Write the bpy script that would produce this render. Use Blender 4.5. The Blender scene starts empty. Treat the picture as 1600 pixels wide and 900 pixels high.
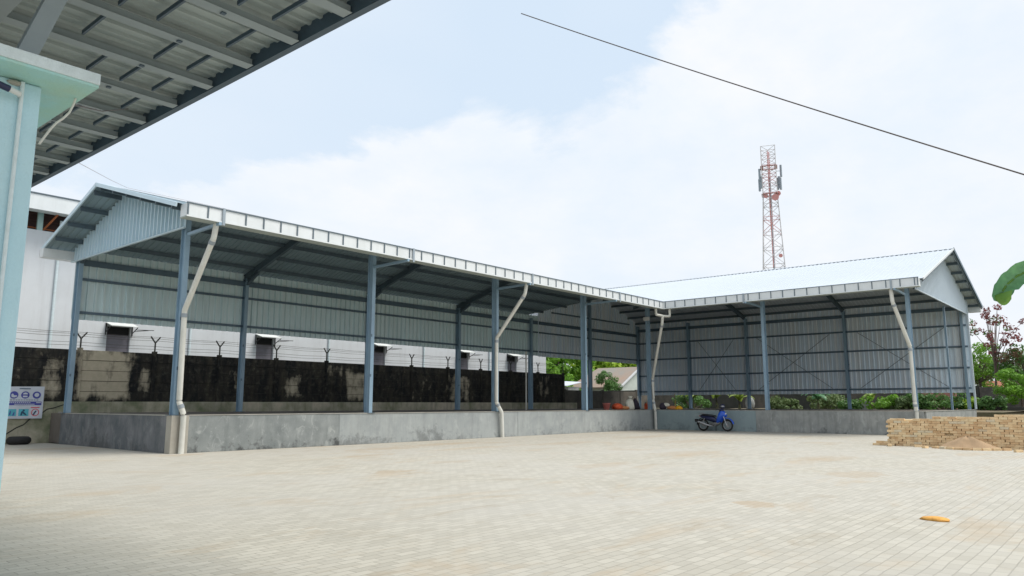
import bpy, math, random
from math import sin, cos, pi, radians as R
from mathutils import Vector as V, Matrix
random.seed(7)
S = bpy.context.scene
# ------------------------------------------------------------------ camera
cam_d = bpy.data.cameras.new('camera'); cam = bpy.data.objects.new('camera', cam_d); S.collection.objects.link(cam)
cam.location = (0, 0, 1.5)
cam.rotation_euler = (R(90) + .1542, 0, .701 - pi / 2)
cam_d.sensor_width = 36; cam_d.lens = 36 * 1166.8 / 1600; cam_d.clip_end = 4000; cam_d.clip_start = .05
S.camera = cam
# ------------------------------------------------------------------ world
SUN_EL, SUN_AZ = R(60), R(-62)       # azimuth of the sun, counter-clockwise from +X
w = bpy.data.worlds.new('World'); S.world = w; w.use_nodes = True
nt = w.node_tree; nt.nodes.clear()
def N(t, kind, **kw):
    n = t.nodes.new(kind)
    for k, v in kw.items(): setattr(n, k, v)
    return n
def mth(t, op, a, b=None, c=None, clamp=False):
    n = N(t, 'ShaderNodeMath', operation=op, use_clamp=clamp)
    for i, x in enumerate((a, b, c)):
        if x is None: continue
        if isinstance(x, (int, float)): n.inputs[i].default_value = x
        else: t.links.new(x, n.inputs[i])
    return n.outputs[0]
def mixc(t, f, a, b, mode='MIX'):
    n = N(t, 'ShaderNodeMix', data_type='RGBA', blend_type=mode)
    for i, x in ((0, f), (6, a), (7, b)):
        if isinstance(x, (int, float)): n.inputs[i].default_value = x
        elif isinstance(x, tuple): n.inputs[i].default_value = (*x, 1)
        else: t.links.new(x, n.inputs[i])
    return n.outputs[2]
def noise(t, vec, scale, detail=4, rough=.55, dist=0):
    n = N(t, 'ShaderNodeTexNoise'); n.inputs['Scale'].default_value = scale; n.inputs['Detail'].default_value = detail
    n.inputs['Roughness'].default_value = rough; n.inputs['Distortion'].default_value = dist
    t.links.new(vec, n.inputs['Vector']); return n.outputs['Fac']
def ramp(t, fac, a, b, ca=(0, 0, 0), cb=(1, 1, 1)):
    n = N(t, 'ShaderNodeValToRGB'); t.links.new(fac, n.inputs[0])
    e = n.color_ramp.elements; e[0].position = a; e[1].position = b; e[0].color = (*ca, 1); e[1].color = (*cb, 1)
    return n.outputs[0]
sky = N(nt, 'ShaderNodeTexSky', sky_type='NISHITA', sun_disc=False)
sky.sun_elevation = SUN_EL; sky.sun_rotation = pi / 2 - SUN_AZ
sky.air_density = 1.0; sky.dust_density = 1.6; sky.ozone_density = 1.5
tc = N(nt, 'ShaderNodeTexCoord'); sx = N(nt, 'ShaderNodeSeparateXYZ'); nt.links.new(tc.outputs['Generated'], sx.inputs[0])
mp = N(nt, 'ShaderNodeMapping'); mp.inputs['Scale'].default_value = (1, 1, 1.9); nt.links.new(tc.outputs['Generated'], mp.inputs[0])
n1 = noise(nt, mp.outputs[0], 3.0, 8, .6, .2)
n2 = noise(nt, mp.outputs[0], 1.3, 3, .5)
n3 = noise(nt, mp.outputs[0], 9.0, 6, .6)
# cloud bank: its top is an elevation that changes with the azimuth
az = mth(nt, 'ARCTAN2', sx.outputs[1], sx.outputs[0])
top = N(nt, 'ShaderNodeFloatCurve')
azn = mth(nt, 'DIVIDE', az, pi / 2); nt.links.new(azn, top.inputs['Value'])
cv = top.mapping.curves[0]
pts = [(0, .62), (.12, .55), (.26, .50), (.33, .445), (.38, .405), (.41, .385), (.44, .40), (.48, .415), (.51, .38), (.55, .365), (.60, .335), (.66, .325), (.78, .30), (1, .34)]
while len(cv.points) < len(pts): cv.points.new(.5, .5)
for p, q in zip(cv.points, pts): p.location = q
top.mapping.update()
edge = mth(nt, 'SUBTRACT', mth(nt, 'ADD', top.outputs[0], mth(nt, 'MULTIPLY', mth(nt, 'SUBTRACT', n1, .5), .32)), sx.outputs[2])
bank = mth(nt, 'MULTIPLY', edge, 30, clamp=True)
wisp = ramp(nt, n2, .40, .66)
veil = mth(nt, 'MULTIPLY', wisp, .35)
mask = mth(nt, 'MAXIMUM', mth(nt, 'MULTIPLY', bank, mth(nt, 'ADD', mth(nt, 'MULTIPLY', ramp(nt, n3, .2, .7), .35), .62)), veil)
skyb = mixc(nt, .88, sky.outputs[0], (6.6, 7.75, 9.0))
ccol = mixc(nt, ramp(nt, n1, .35, .65), (7.5, 8.1, 8.75), (8.7, 8.72, 8.95))
col = mixc(nt, mask, skyb, ccol)
bg = N(nt, 'ShaderNodeBackground'); bg.inputs[1].default_value = .086; nt.links.new(col, bg.inputs[0])
wo = N(nt, 'ShaderNodeOutputWorld'); nt.links.new(bg.outputs[0], wo.inputs[0])
# ------------------------------------------------------------------ sun
sl = bpy.data.lights.new('sun', 'SUN'); sl.energy = 2.45; sl.angle = R(26); sl.color = (1, .95, .88)
so = bpy.data.objects.new('sun', sl); S.collection.objects.link(so)
sd = V((cos(SUN_AZ) * cos(SUN_EL), sin(SUN_AZ) * cos(SUN_EL), sin(SUN_EL)))
so.rotation_euler = sd.to_track_quat('Z', 'Y').to_euler(); so.location = (0, 0, 30)
S.view_settings.view_transform = 'Standard'; S.view_settings.look = 'None'; S.view_settings.gamma = 1
S.view_settings.exposure = .42
S.render.engine = 'CYCLES'
S.cycles.max_bounces = 6

# ------------------------------------------------------------------ materials
def mat(name, base, rough=.6, metal=0, var=None, vscale=3, vamt=.5, bump=0, bscale=40, streak=None, streak_amt=0, spec=.5, trans=0, vdetail=5, stretch=(1, 1, 1), lines=0, base_dirt=0, pale=0):
    m = bpy.data.materials.new(name); m.use_nodes = True; t = m.node_tree
    b = t.nodes['Principled BSDF']; b.inputs['Roughness'].default_value = rough; b.inputs['Metallic'].default_value = metal
    b.inputs['Specular IOR Level'].default_value = spec
    g = N(t, 'ShaderNodeNewGeometry'); pos = g.outputs['Position']
    mp = N(t, 'ShaderNodeMapping'); mp.inputs['Scale'].default_value = stretch; t.links.new(pos, mp.inputs[0])
    if var is None: var = tuple(c * .72 for c in base)
    f = ramp(t, noise(t, mp.outputs[0], vscale, vdetail, .62), .36, .68)
    f = mth(t, 'MULTIPLY', f, vamt)
    c = mixc(t, f, base, var)
    if streak:
        ms = N(t, 'ShaderNodeMapping'); ms.inputs['Scale'].default_value = (2.2, 2.2, .22); t.links.new(pos, ms.inputs[0])
        fs = mth(t, 'MULTIPLY', ramp(t, noise(t, ms.outputs[0], 1.7, 6, .7), .48, .72), streak_amt)
        c = mixc(t, fs, c, streak)
    if pale:
        mpl = N(t, 'ShaderNodeMapping'); mpl.inputs['Scale'].default_value = (1.3, 1.3, .8); t.links.new(pos, mpl.inputs[0])
        c = mixc(t, mth(t, 'MULTIPLY', ramp(t, noise(t, mpl.outputs[0], 2.6, 7, .72, .8), .54, .66), pale), c, (.56, .58, .56))
    if base_dirt:
        sp = N(t, 'ShaderNodeSeparateXYZ'); t.links.new(pos, sp.inputs[0])
        bz = mth(t, 'SUBTRACT', .62, sp.outputs[2]); nb_ = noise(t, pos, 3.4, 6, .7); nb2 = noise(t, pos, .5, 2)
        q = mth(t, 'ADD', mth(t, 'MULTIPLY', bz, .9), mth(t, 'ADD', mth(t, 'MULTIPLY', mth(t, 'SUBTRACT', nb_, .5), 2.4), mth(t, 'MULTIPLY', mth(t, 'SUBTRACT', nb2, .55), 2.2)))
        c = mixc(t, mth(t, 'MULTIPLY', ramp(t, q, .30, .75), base_dirt), c, (.075, .08, .08))
    if lines:
        ml = N(t, 'ShaderNodeMapping'); ml.inputs['Scale'].default_value = (4.2, 4.2, .06); t.links.new(pos, ml.inputs[0])
        nl = noise(t, ml.outputs[0], 1.0, 3, .7)
        c = mixc(t, mth(t, 'MULTIPLY', ramp(t, nl, .50, .66), lines), c, tuple(x * .55 for x in base))
        c = mixc(t, mth(t, 'MULTIPLY', ramp(t, nl, .50, .34), lines * .8), c, tuple(min(.92, x * 1.25) for x in base))
    t.links.new(c, b.inputs['Base Color'])
    if bump:
        bn = N(t, 'ShaderNodeBump'); bn.inputs['Strength'].default_value = bump; bn.inputs['Distance'].default_value = .02
        t.links.new(noise(t, pos, bscale, 4), bn.inputs['Height']); t.links.new(bn.outputs[0], b.inputs['Normal'])
    if trans:
        tr = N(t, 'ShaderNodeBsdfTranslucent'); t.links.new(c, tr.inputs[0]); ms_ = N(t, 'ShaderNodeMixShader'); ms_.inputs[0].default_value = trans
        t.links.new(b.outputs[0], ms_.inputs[1]); t.links.new(tr.outputs[0], ms_.inputs[2])
        t.links.new(ms_.outputs[0], t.nodes['Material Output'].inputs[0])
    return m
M = {}
M['steel'] = mat('blue grey painted steel', (.26, .38, .48), .42, .0, (.19, .28, .37), 1.5, .6)
M['steel_d'] = mat('dark grey purlin steel', (.10, .14, .17), .5, .1, (.06, .09, .11), 1.5, .6)
M['strap'] = mat('mid grey strap steel', (.33, .39, .44), .5)
M['girt'] = mat('slate blue girt steel', (.11, .17, .22), .5, 0, (.08, .12, .16), 1.5, .6)
M['frame'] = mat('grey gutter angle steel', (.13, .17, .20), .5, .1)
M['sheet'] = mat('galvalume wall sheet', (.66, .81, .84), .5, .05, (.58, .72, .75), .8, .5, streak=(.45, .49, .48), streak_amt=.3, lines=.35)
M['sheet_b'] = mat('bluish galvalume wall sheet', (.72, .83, .92), .5, .05, (.60, .70, .79), .8, .5, streak=(.42, .47, .52), streak_amt=.4, lines=.6)
M['gable'] = mat('sky tinted galvalume gable sheet', (.60, .74, .82), .4, .1, (.50, .65, .74), .9, .5)  # pale blue of the reflected sky is put into this colour
M['gable_w'] = mat('bright galvalume gable sheet', (.60, .68, .74), .4, .15, (.54, .62, .69), .6, .5)
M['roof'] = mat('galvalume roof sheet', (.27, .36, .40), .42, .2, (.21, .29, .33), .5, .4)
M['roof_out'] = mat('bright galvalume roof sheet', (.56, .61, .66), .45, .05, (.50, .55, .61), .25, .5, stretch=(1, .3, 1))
M['gutter'] = mat('white gutter sheet', (.74, .77, .78), .4, .1, (.62, .66, .67), 1.4, .5, streak=(.52, .54, .52), streak_amt=.25)
M['gutter_in'] = mat('dull gutter bottom sheet', (.42, .47, .44), .5, .1)
M['pvc'] = mat('white plastic pipe', (.68, .68, .63), .45, 0, (.52, .51, .45), 2.5, .6)
M['pvc_g'] = mat('grey pipe collar', (.30, .34, .37), .5)
M['conc'] = mat('grey rendered concrete', (.36, .385, .38), .85, 0, (.26, .285, .29), 1.3, .8, .35, 30, (.20, .21, .21), .4, base_dirt=.5, pale=.25)
M['conc_d'] = mat('dark stained concrete', (.19, .195, .205), .9, 0, (.075, .09, .10), 1.1, .95, .4, 30, (.07, .08, .085), .6, base_dirt=.7, pale=.14)
M['conc_m'] = mat('mid grey damp concrete', (.27, .29, .285), .85, 0, (.16, .18, .18), 1.5, .8, .4, 30, (.13, .15, .15), .5, base_dirt=1.0, pale=.35)
M['conc_b'] = mat('bluish fresh concrete', (.27, .335, .345), .85, 0, (.22, .28, .30), 1.1, .7, .3, 30, (.18, .23, .24), .3, base_dirt=.4, pale=.12)
M['conc_w'] = mat('warm grey concrete', (.33, .335, .32), .85, 0, (.21, .225, .22), 1.4, .8, .4, 30, (.12, .125, .11), .5, base_dirt=.9, pale=.3)
M['conc_t'] = mat('beige rendered corner', (.40, .38, .33), .85, 0, (.30, .28, .24), 2, .6, .3, 30)
M['cap'] = mat('pale mortar coping', (.42, .41, .37), .9, 0, (.28, .27, .23), 3, .7, .4, 25)
M['moss'] = mat('mossy old concrete', (.60, .54, .43), .95, 0, (.15, .18, .10), .8, .95, .5, 20, (.14, .14, .11), .5)
M['dockfloor'] = mat('dusty dock floor', (.16, .14, .12), .95, 0, (.09, .08, .07), 1.2, .8, .5, 15)
M['white'] = mat('white painted wall', (.66, .69, .72), .8, 0, (.56, .58, .60), .7, .5, streak=(.48, .49, .50), streak_amt=.35)
M['white_y'] = mat('cream white painted wall', (.62, .65, .64), .8, 0, (.54, .56, .54), .7, .5)
M['rust'] = mat('rust red steel', (.10, .045, .035), .8, 0, (.05, .03, .03), 2, .8)
M['orange_steel'] = mat('orange primer steel', (.45, .14, .05), .7)
M['mint'] = mat('mint green steel', (.42, .60, .58), .6)
M['dark'] = mat('dark opening', (.02, .02, .022), .8)
M['mauve'] = mat('grey mauve shutter', (.20, .19, .22), .8, 0, (.30, .28, .32), 4, .6)
M['aqua'] = mat('pale blue painted plaster', (.50, .72, .80), .75, 0, (.43, .66, .76), 2.2, .7, .25, 60, (.60, .76, .80), .5)
M['aqua_u'] = mat('aqua painted slab underside', (.38, .66, .66), .8, 0, (.40, .62, .50), 3.0, .9, .3, 40, (.46, .60, .50), .5)
M['aqua_w'] = mat('white blue painted fascia', (.70, .80, .84), .75, 0, (.55, .64, .66), 9, .6, .4, 50, (.42, .48, .46), .3)
M['canopy'] = mat('grey canopy sheet', (.38, .43, .42), .5, .1, (.29, .34, .34), 1, .5)
M['canopy_s'] = mat('grey canopy purlin', (.30, .35, .37), .5, .05, (.22, .27, .29), 2, .5)
M['canopy_d'] = mat('dark blue grey edge beam', (.07, .11, .15), .5, .1)
M['black'] = mat('black plastic', (.015, .015, .018), .5)
M['rubber'] = mat('black rubber', (.02, .02, .02), .85)
M['blue'] = mat('blue motorcycle paint', (.02, .10, .55), .25, 0, (.015, .06, .40), 4, .5)
M['navy'] = mat('dark blue plastic', (.015, .02, .07), .4)
M['seat'] = mat('black seat vinyl', (.02, .022, .028), .55)
M['chrome'] = mat('dull chrome', (.45, .45, .46), .28, .85)
M['engine'] = mat('grey engine alloy', (.20, .20, .20), .5, .5)
M['lens'] = mat('clear lamp lens', (.7, .7, .68), .1, 0)
M['redlens'] = mat('red lamp lens', (.4, .02, .02), .2)
M['brick'] = mat('tan block', (.80, .60, .36), .9, 0, (.60, .43, .24), 4.5, .7, .5, 40)
M['brick2'] = mat('pale tan block', (.82, .67, .43), .9, 0, (.64, .50, .30), 4.5, .7, .5, 40)
M['brick3'] = mat('brown tan block', (.70, .49, .28), .9, 0, (.52, .34, .18), 4.5, .7, .5, 40)
M['brick4'] = mat('greyish tan block', (.70, .60, .43), .9, 0, (.54, .45, .31), 4.5, .7, .5, 40)
M['sand'] = mat('brown sand', (.42, .29, .175), 1, 0, (.34, .235, .14), 3, .7, .8, 60)
M['pink'] = mat('pink plastic', (.70, .22, .20), .45)
M['orange'] = mat('red orange plastic sheet', (.75, .12, .04), .6, 0, (.55, .08, .03), 8, .6)
M['tan_c'] = mat('orange tan cloth', (.70, .30, .12), .8, 0, (.5, .2, .08), 8, .6)
M['sack'] = mat('white woven sack', (.80, .79, .68), .8, 0, (.66, .64, .52), 9, .6, .3, 60)
M['darkcloth'] = mat('dark purple grey cloth', (.05, .04, .06), .9)
M['yellow'] = mat('yellow plastic', (.80, .42, .02), .4)
M['tan_y'] = mat('faded orange cloth', (.80, .42, .10), .9, 0, (.55, .26, .06), 14, .8, .5, 60)
M['bamboo'] = mat('tan bamboo', (.42, .27, .10), .6)
M['wire'] = mat('grey cable', (.10, .085, .08), .7)
M['lwire'] = mat('pale thin wire', (.35, .33, .34), .7)
M['twhite'] = mat('tower hazy white paint', (.74, .72, .74), .6)  # whitish distance haze is mixed into this tower colour
M['tred'] = mat('tower hazy red paint', (.66, .30, .29), .6)  # red lightened in the colour itself to carry the distance haze
M['tgrey'] = mat('antenna grey', (.34, .40, .46), .6)
M['leaf'] = mat('bright green leaves', (.22, .44, .04), .6, 0, (.10, .24, .025), .8, .9, trans=.35)
M['leaf_y'] = mat('yellow green leaves', (.36, .52, .04), .6, 0, (.17, .32, .02), .8, .9, trans=.35)
M['leaf_m'] = mat('mid green leaves', (.11, .24, .05), .6, 0, (.05, .12, .03), .7, .9, trans=.3)
M['leaf_d'] = mat('dull green leaves', (.12, .19, .065), .6, 0, (.17, .22, .07), .5, .9, trans=.25)
M['leaf_r'] = mat('dark red leaves', (.30, .09, .09), .6, 0, (.10, .035, .03), .9, .9, trans=.3)
M['leaf_b'] = mat('brown dry leaves', (.20, .12, .07), .8, 0, (.12, .08, .04), .9, .9, trans=.2)
M['banana'] = mat('banana leaf green', (.32, .42, .08), .45, 0, (.14, .27, .05), 3, .6, trans=.35)
M['banana_n'] = mat('fresh banana leaf', (.13, .30, .15), .4, 0, (.20, .40, .17), 5, .6, .3, 25, trans=.3, lines=.3)
M['banana_i'] = mat('light green leaf underside', (.20, .38, .07), .5, 0, (.14, .30, .06), 6, .5, trans=.35)
M['stem'] = mat('green brown plant stem', (.14, .15, .06), .7, 0, (.10, .07, .04), 3, .8)
M['bark'] = mat('grey brown bark', (.16, .12, .10), .9, 0, (.09, .07, .06), 5, .8, .6, 30)
M['soil'] = mat('dry brown soil', (.20, .155, .11), 1, 0, (.10, .10, .05), .5, .9, .6, 8)
M['grass'] = mat('rough grass ground', (.10, .13, .05), 1, 0, (.18, .15, .10), .15, .9, .5, 6)
M['oldroof'] = mat('weathered grey brown roof tiles', (.27, .25, .22), .9, 0, (.40, .22, .13), .4, .55, .5, 8)
M['terra'] = mat('terracotta roof', (.48, .19, .12), .9, 0, (.36, .16, .12), 1.5, .7)
M['hwall'] = mat('pale green house wall', (.50, .56, .52), .85)
M['darkwall'] = mat('dark mossy low wall', (.055, .055, .05), .95, 0, (.03, .035, .025), 1.5, .8)
M['fbrown'] = mat('dark brown grey old concrete', (.13, .115, .095), .95, 0, (.05, .05, .045), 1.4, .9, .4, 20)
M['redw'] = mat('faded red wall', (.42, .20, .17), .9)
M['signw'] = mat('white sign sheet', (.62, .66, .74), .5)
M['signb'] = mat('sign blue ink', (.06, .07, .36), .5)
M['signc'] = mat('sign cyan ink', (.10, .48, .58), .5)
M['signcl'] = mat('sign pale cyan ink', (.30, .62, .72), .5)
M['signd'] = mat('sign dark ink', (.02, .07, .14), .5)
M['signr'] = mat('sign red ink', (.65, .12, .16), .5)
M['tinwhite'] = mat('small white roof sheet', (.62, .66, .74), .5)

def precast_mat():
    m = bpy.data.materials.new('black stained precast concrete'); m.use_nodes = True; t = m.node_tree; b = t.nodes['Principled BSDF']
    b.inputs['Roughness'].default_value = .95; b.inputs['Specular IOR Level'].default_value = .2
    g = N(t, 'ShaderNodeNewGeometry'); s = N(t, 'ShaderNodeSeparateXYZ'); t.links.new(g.outputs['Position'], s.inputs[0])
    nz = noise(t, g.outputs['Position'], 1.9, 6, .65); nf = noise(t, g.outputs['Position'], 5, 5, .6)
    tot = None
    # places where the black mould has not grown: x centre, z centre, half width, half height
    for cx, cz, hw, hh, am in ((11.2, 2.6, .4, .8, .6), (13.2, 2.75, 1.0, .95, 1.1), (14.6, 2.5, .5, .5, .4), (22.5, 2.4, .45, .5, .6), (25.3, 3.3, 1.0, .3, .3), (26.5, 2.5, .6, .7, .9), (34.7, 2.5, .9, .8, .65), (31.6, 2.4, 1.0, .6, .15), (43.6, 2.8, .6, .7, .45), (19.2, 2.7, .35, .5, .45), (9.0, 2.6, 1.2, .6, .2)):
        dx = mth(t, 'DIVIDE', mth(t, 'ABSOLUTE', mth(t, 'SUBTRACT', s.outputs[0], cx)), hw)
        dz = mth(t, 'DIVIDE', mth(t, 'ABSOLUTE', mth(t, 'SUBTRACT', s.outputs[2], cz)), hh)
        d = mth(t, 'MAXIMUM', dx, dz)
        v = mth(t, 'MULTIPLY', mth(t, 'MULTIPLY', mth(t, 'SUBTRACT', 1.35, d), 1.9, clamp=True), am)
        tot = v if tot is None else mth(t, 'MAXIMUM', tot, v)
    mv = N(t, 'ShaderNodeMapping'); mv.inputs['Scale'].default_value = (1.7, 1.7, .45); t.links.new(g.outputs['Position'], mv.inputs[0])
    nv = noise(t, mv.outputs[0], 1.6, 7, .65)
    f = mth(t, 'ADD', tot, mth(t, 'ADD', mth(t, 'MULTIPLY', mth(t, 'SUBTRACT', nz, .5), 1.7), mth(t, 'MULTIPLY', mth(t, 'SUBTRACT', nv, .5), 2.0)))
    f = ramp(t, f, .36, 1.4)
    film = ramp(t, nv, .40, .72, (.016, .017, .019), (.065, .058, .045))
    film = mixc(t, mth(t, 'MULTIPLY', ramp(t, nf, .52, .72), .45), film, (.13, .125, .10))
    c = mixc(t, f, film, mixc(t, nf, (.56, .49, .38), (.36, .33, .25)))
    t.links.new(c, b.inputs['Base Color']); return m
M['precast'] = precast_mat()

def paver_mat():
    m = bpy.data.materials.new('cream block pavers'); m.use_nodes = True; t = m.node_tree; b = t.nodes['Principled BSDF']
    b.inputs['Roughness'].default_value = .8; b.inputs['Specular IOR Level'].default_value = .35
    g = N(t, 'ShaderNodeNewGeometry'); P = g.outputs['Position']
    br = N(t, 'ShaderNodeTexBrick'); br.offset = .5
    mp = N(t, 'ShaderNodeMapping'); mp.inputs['Rotation'].default_value = (0, 0, R(0)); t.links.new(P, mp.inputs[0])
    # a little wobble so that the joints are not ruler straight
    wob = N(t, 'ShaderNodeTexNoise'); wob.inputs['Scale'].default_value = 2.2; t.links.new(P, wob.inputs['Vector'])
    vm = N(t, 'ShaderNodeVectorMath', operation='MULTIPLY_ADD'); t.links.new(wob.outputs['Color'], vm.inputs[0]); vm.inputs[1].default_value = (.03, .03, 0); t.links.new(mp.outputs[0], vm.inputs[2])
    t.links.new(vm.outputs[0], br.inputs['Vector'])
    for k, v in (('Scale', 1), ('Brick Width', .25), ('Row Height', .125), ('Mortar Size', .007), ('Mortar Smooth', .3), ('Bias', 0)): br.inputs[k].default_value = v
    br.inputs['Color1'].default_value = (.50, .475, .405, 1); br.inputs['Color2'].default_value = (.40, .378, .318, 1); br.inputs['Mortar'].default_value = (.32, .30, .25, 1)
    c = br.outputs['Color']
    big = ramp(t, noise(t, P, .22, 5, .6), .38, .66); c = mixc(t, mth(t, 'MULTIPLY', big, .55), c, (.47, .455, .415))
    mpb = N(t, 'ShaderNodeMapping'); mpb.inputs['Rotation'].default_value = (0, 0, R(48)); mpb.inputs['Scale'].default_value = (.55, 1.3, 1); t.links.new(P, mpb.inputs[0])
    tan = ramp(t, noise(t, mpb.outputs[0], .55, 6, .68, .6), .545, .66); c = mixc(t, mth(t, 'MULTIPLY', tan, .6), c, (.43, .345, .24))
    dk = ramp(t, noise(t, mpb.outputs[0], 1.3, 6, .7, .8), .565, .68); c = mixc(t, mth(t, 'MULTIPLY', dk, .55), c, (.33, .275, .20))
    fine = noise(t, P, 7, 4, .7); c = mixc(t, mth(t, 'MULTIPLY', ramp(t, fine, .3, .75), .30), c, (.44, .41, .34))
    # sandy patches left on the blocks: centre and half sizes in metres
    s = N(t, 'ShaderNodeSeparateXYZ'); t.links.new(P, s.inputs[0]); nn = noise(t, P, 3.2, 5, .6)
    for cx, cy, rx, ry, am in ((11.3, 4.75, .42, .38, .6), (17.5, 5.0, .9, .6, .4), (11.4, 13.2, .7, .35, .55), (14.3, 14.2, .9, .35, .3), (21.5, 11.0, 1.8, .8, .35), (12.5, 27.0, 1.6, .7, .5), (9.8, 28.5, 1.5, .8, .5), (20.5, 20.6, 2.2, .5, .45), (24.0, 17.5, 2.0, .6, .4), (31.0, 18.0, 2.5, .7, .4), (14.5, 17.8, 1.1, .4, .4), (22.0, 7.0, 1.4, .7, .35), (17.0, 20.0, 1.8, .6, .4), (28.5, 14.5, 2.5, .8, .35), (16.0, 10.5, 1.3, .5, .3), (11, 22.2, .8, .4, .45)):
        dx = mth(t, 'POWER', mth(t, 'DIVIDE', mth(t, 'SUBTRACT', s.outputs[0], cx), rx), 2)
        dx = mth(t, 'ABSOLUTE', dx)
        dy = mth(t, 'ABSOLUTE', mth(t, 'DIVIDE', mth(t, 'SUBTRACT', s.outputs[1], cy), ry))
        d = mth(t, 'ADD', dx, mth(t, 'MULTIPLY', dy, dy))
        d = mth(t, 'ADD', d, mth(t, 'MULTIPLY', mth(t, 'SUBTRACT', nn, .5), 5.0))
        f = mth(t, 'MULTIPLY', mth(t, 'MULTIPLY', mth(t, 'SUBTRACT', 1, d), 2.2, clamp=True), am)
        c = mixc(t, mth(t, 'MULTIPLY', f, 1.15, clamp=True), c, (.40, .32, .225))
    t.links.new(c, b.inputs['Base Color'])
    bn = N(t, 'ShaderNodeBump'); bn.inputs['Strength'].default_value = .5; bn.inputs['Distance'].default_value = .012
    h = mth(t, 'ADD', mth(t, 'MULTIPLY', br.outputs['Fac'], -1), mth(t, 'MULTIPLY', fine, .6)); t.links.new(h, bn.inputs['Height']); t.links.new(bn.outputs[0], b.inputs['Normal'])
    return m
M['paver'] = paver_mat()

# ------------------------------------------------------------------ mesh helpers
COL = S.collection
class MB:
    def __init__(s): s.v = []; s.f = []; s.smooth = set()
    def add(s, vs, fs, smooth=False):
        n = len(s.v); s.v += [V(p) for p in vs]
        for f in fs:
            if smooth: s.smooth.add(len(s.f))
            s.f.append([i + n for i in f])
        return s
    def box(s, a, b):
        x0, y0, z0 = a; x1, y1, z1 = b
        return s.add([(x0, y0, z0), (x1, y0, z0), (x1, y1, z0), (x0, y1, z0), (x0, y0, z1), (x1, y0, z1), (x1, y1, z1), (x0, y1, z1)],
                     [(0, 3, 2, 1), (4, 5, 6, 7), (0, 1, 5, 4), (1, 2, 6, 5), (2, 3, 7, 6), (3, 0, 4, 7)])
    def prism(s, prof, p, q, up=(0, 0, 1)):
        """sweep a 2-D profile (side, up) from p to q"""
        p, q = V(p), V(q); d = (q - p).normalized(); u = V(up); sd = d.cross(u)
        if sd.length < 1e-5: sd = d.cross(V((0, 1, 0)))
        sd.normalize(); u = sd.cross(d)
        n = len(prof); vs = [p + sd * a + u * b for a, b in prof] + [q + sd * a + u * b for a, b in prof]
        fs = [(i, (i + 1) % n, n + (i + 1) % n, n + i) for i in range(n)] + [tuple(range(n))[::-1], tuple(range(n, 2 * n))]
        return s.add(vs, fs)
    def beam(s, p, q, w, h, up=(0, 0, 1)):
        return s.prism([(-w / 2, -h / 2), (w / 2, -h / 2), (w / 2, h / 2), (-w / 2, h / 2)], p, q, up)
    def ibeam(s, p, q, w, h, up=(0, 0, 1), t=.016, tw=.012):
        a, b = w / 2, h / 2
        return s.prism([(-a, -b), (a, -b), (a, -b + t), (tw / 2, -b + t), (tw / 2, b - t), (a, b - t), (a, b), (-a, b), (-a, b - t), (-tw / 2, b - t), (-tw / 2, -b + t), (-a, -b + t)], p, q, up)
    def tube(s, pts, r, n=10, cap=True):
        pts = [V(p) for p in pts]; rs = r if isinstance(r, (list, tuple)) else [r] * len(pts)
        ref = V((0, 0, 1)); rings = []
        for i, p in enumerate(pts):
            d = (pts[min(i + 1, len(pts) - 1)] - pts[max(i - 1, 0)]).normalized()
            a = d.cross(ref)
            if a.length < .05: a = d.cross(V((0, 1, 0)))
            a.normalize(); b = d.cross(a)
            rings.append([p + (a * cos(2 * pi * k / n) + b * sin(2 * pi * k / n)) * rs[i] for k in range(n)])
        vs = [x for r_ in rings for x in r_]; fs = []
        for i in range(len(pts) - 1):
            for k in range(n): fs.append((i * n + k, i * n + (k + 1) % n, (i + 1) * n + (k + 1) % n, (i + 1) * n + k))
        s.add(vs, fs, True)
        if cap: s.add(rings[0], [tuple(range(n))]); s.add(rings[-1], [tuple(range(n))[::-1]])
        return s
    def ell(s, c, r, n=12, m=8, rot=None, zmin=-1):
        vs = []; fs = []
        for i in range(m + 1):
            th = pi * i / m
            for k in range(n):
                z = max(cos(th), zmin)
                p = V((sin(th) * cos(2 * pi * k / n) * r[0], sin(th) * sin(2 * pi * k / n) * r[1], z * r[2]))
                if rot: p = rot @ p
                vs.append(V(c) + p)
        for i in range(m):
            for k in range(n): fs.append((i * n + k, (i + 1) * n + k, (i + 1) * n + (k + 1) % n, i * n + (k + 1) % n))
        return s.add(vs, fs, True)
    def build(s, name, m, parent=None, bevel=0, world=True):
        me = bpy.data.meshes.new(name)
        off = V((0, 0, 0))
        if parent is not None and world:
            off = V(parent.location); q = parent.parent
            while q is not None: off = off + V(q.location); q = q.parent
        me.from_pydata([tuple(p - off) for p in s.v], [], s.f); me.update()
        if s.smooth:
            for i in s.smooth: me.polygons[i].use_smooth = True
        me.materials.append(m)
        o = bpy.data.objects.new(name, me); COL.objects.link(o)
        if parent is not None: o.parent = parent
        if bevel:
            bm = o.modifiers.new('bevel', 'BEVEL'); bm.width = bevel; bm.segments = 2; bm.limit_method = 'ANGLE'
        return o
def tag(o, label, cat, group=None):
    o['label'] = label; o['category'] = cat
    if group: o['group'] = group
    return o
def thing(name, label, cat, loc=(0, 0, 0), rz=0, group=None):
    o = bpy.data.objects.new(name, None); COL.objects.link(o); o.location = loc; o.rotation_euler = (0, 0, rz); o.empty_display_size = .3
    return tag(o, label, cat, group)
def struct(o): o['kind'] = 'structure'; return o
def copy_thing(o, parent=None):
    c = o.copy(); COL.objects.link(c); c.parent = parent
    for ch in [x for x in KIDS.get(o.name, [])]: copy_thing(ch, c)
    return c
KIDS = {}
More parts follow.
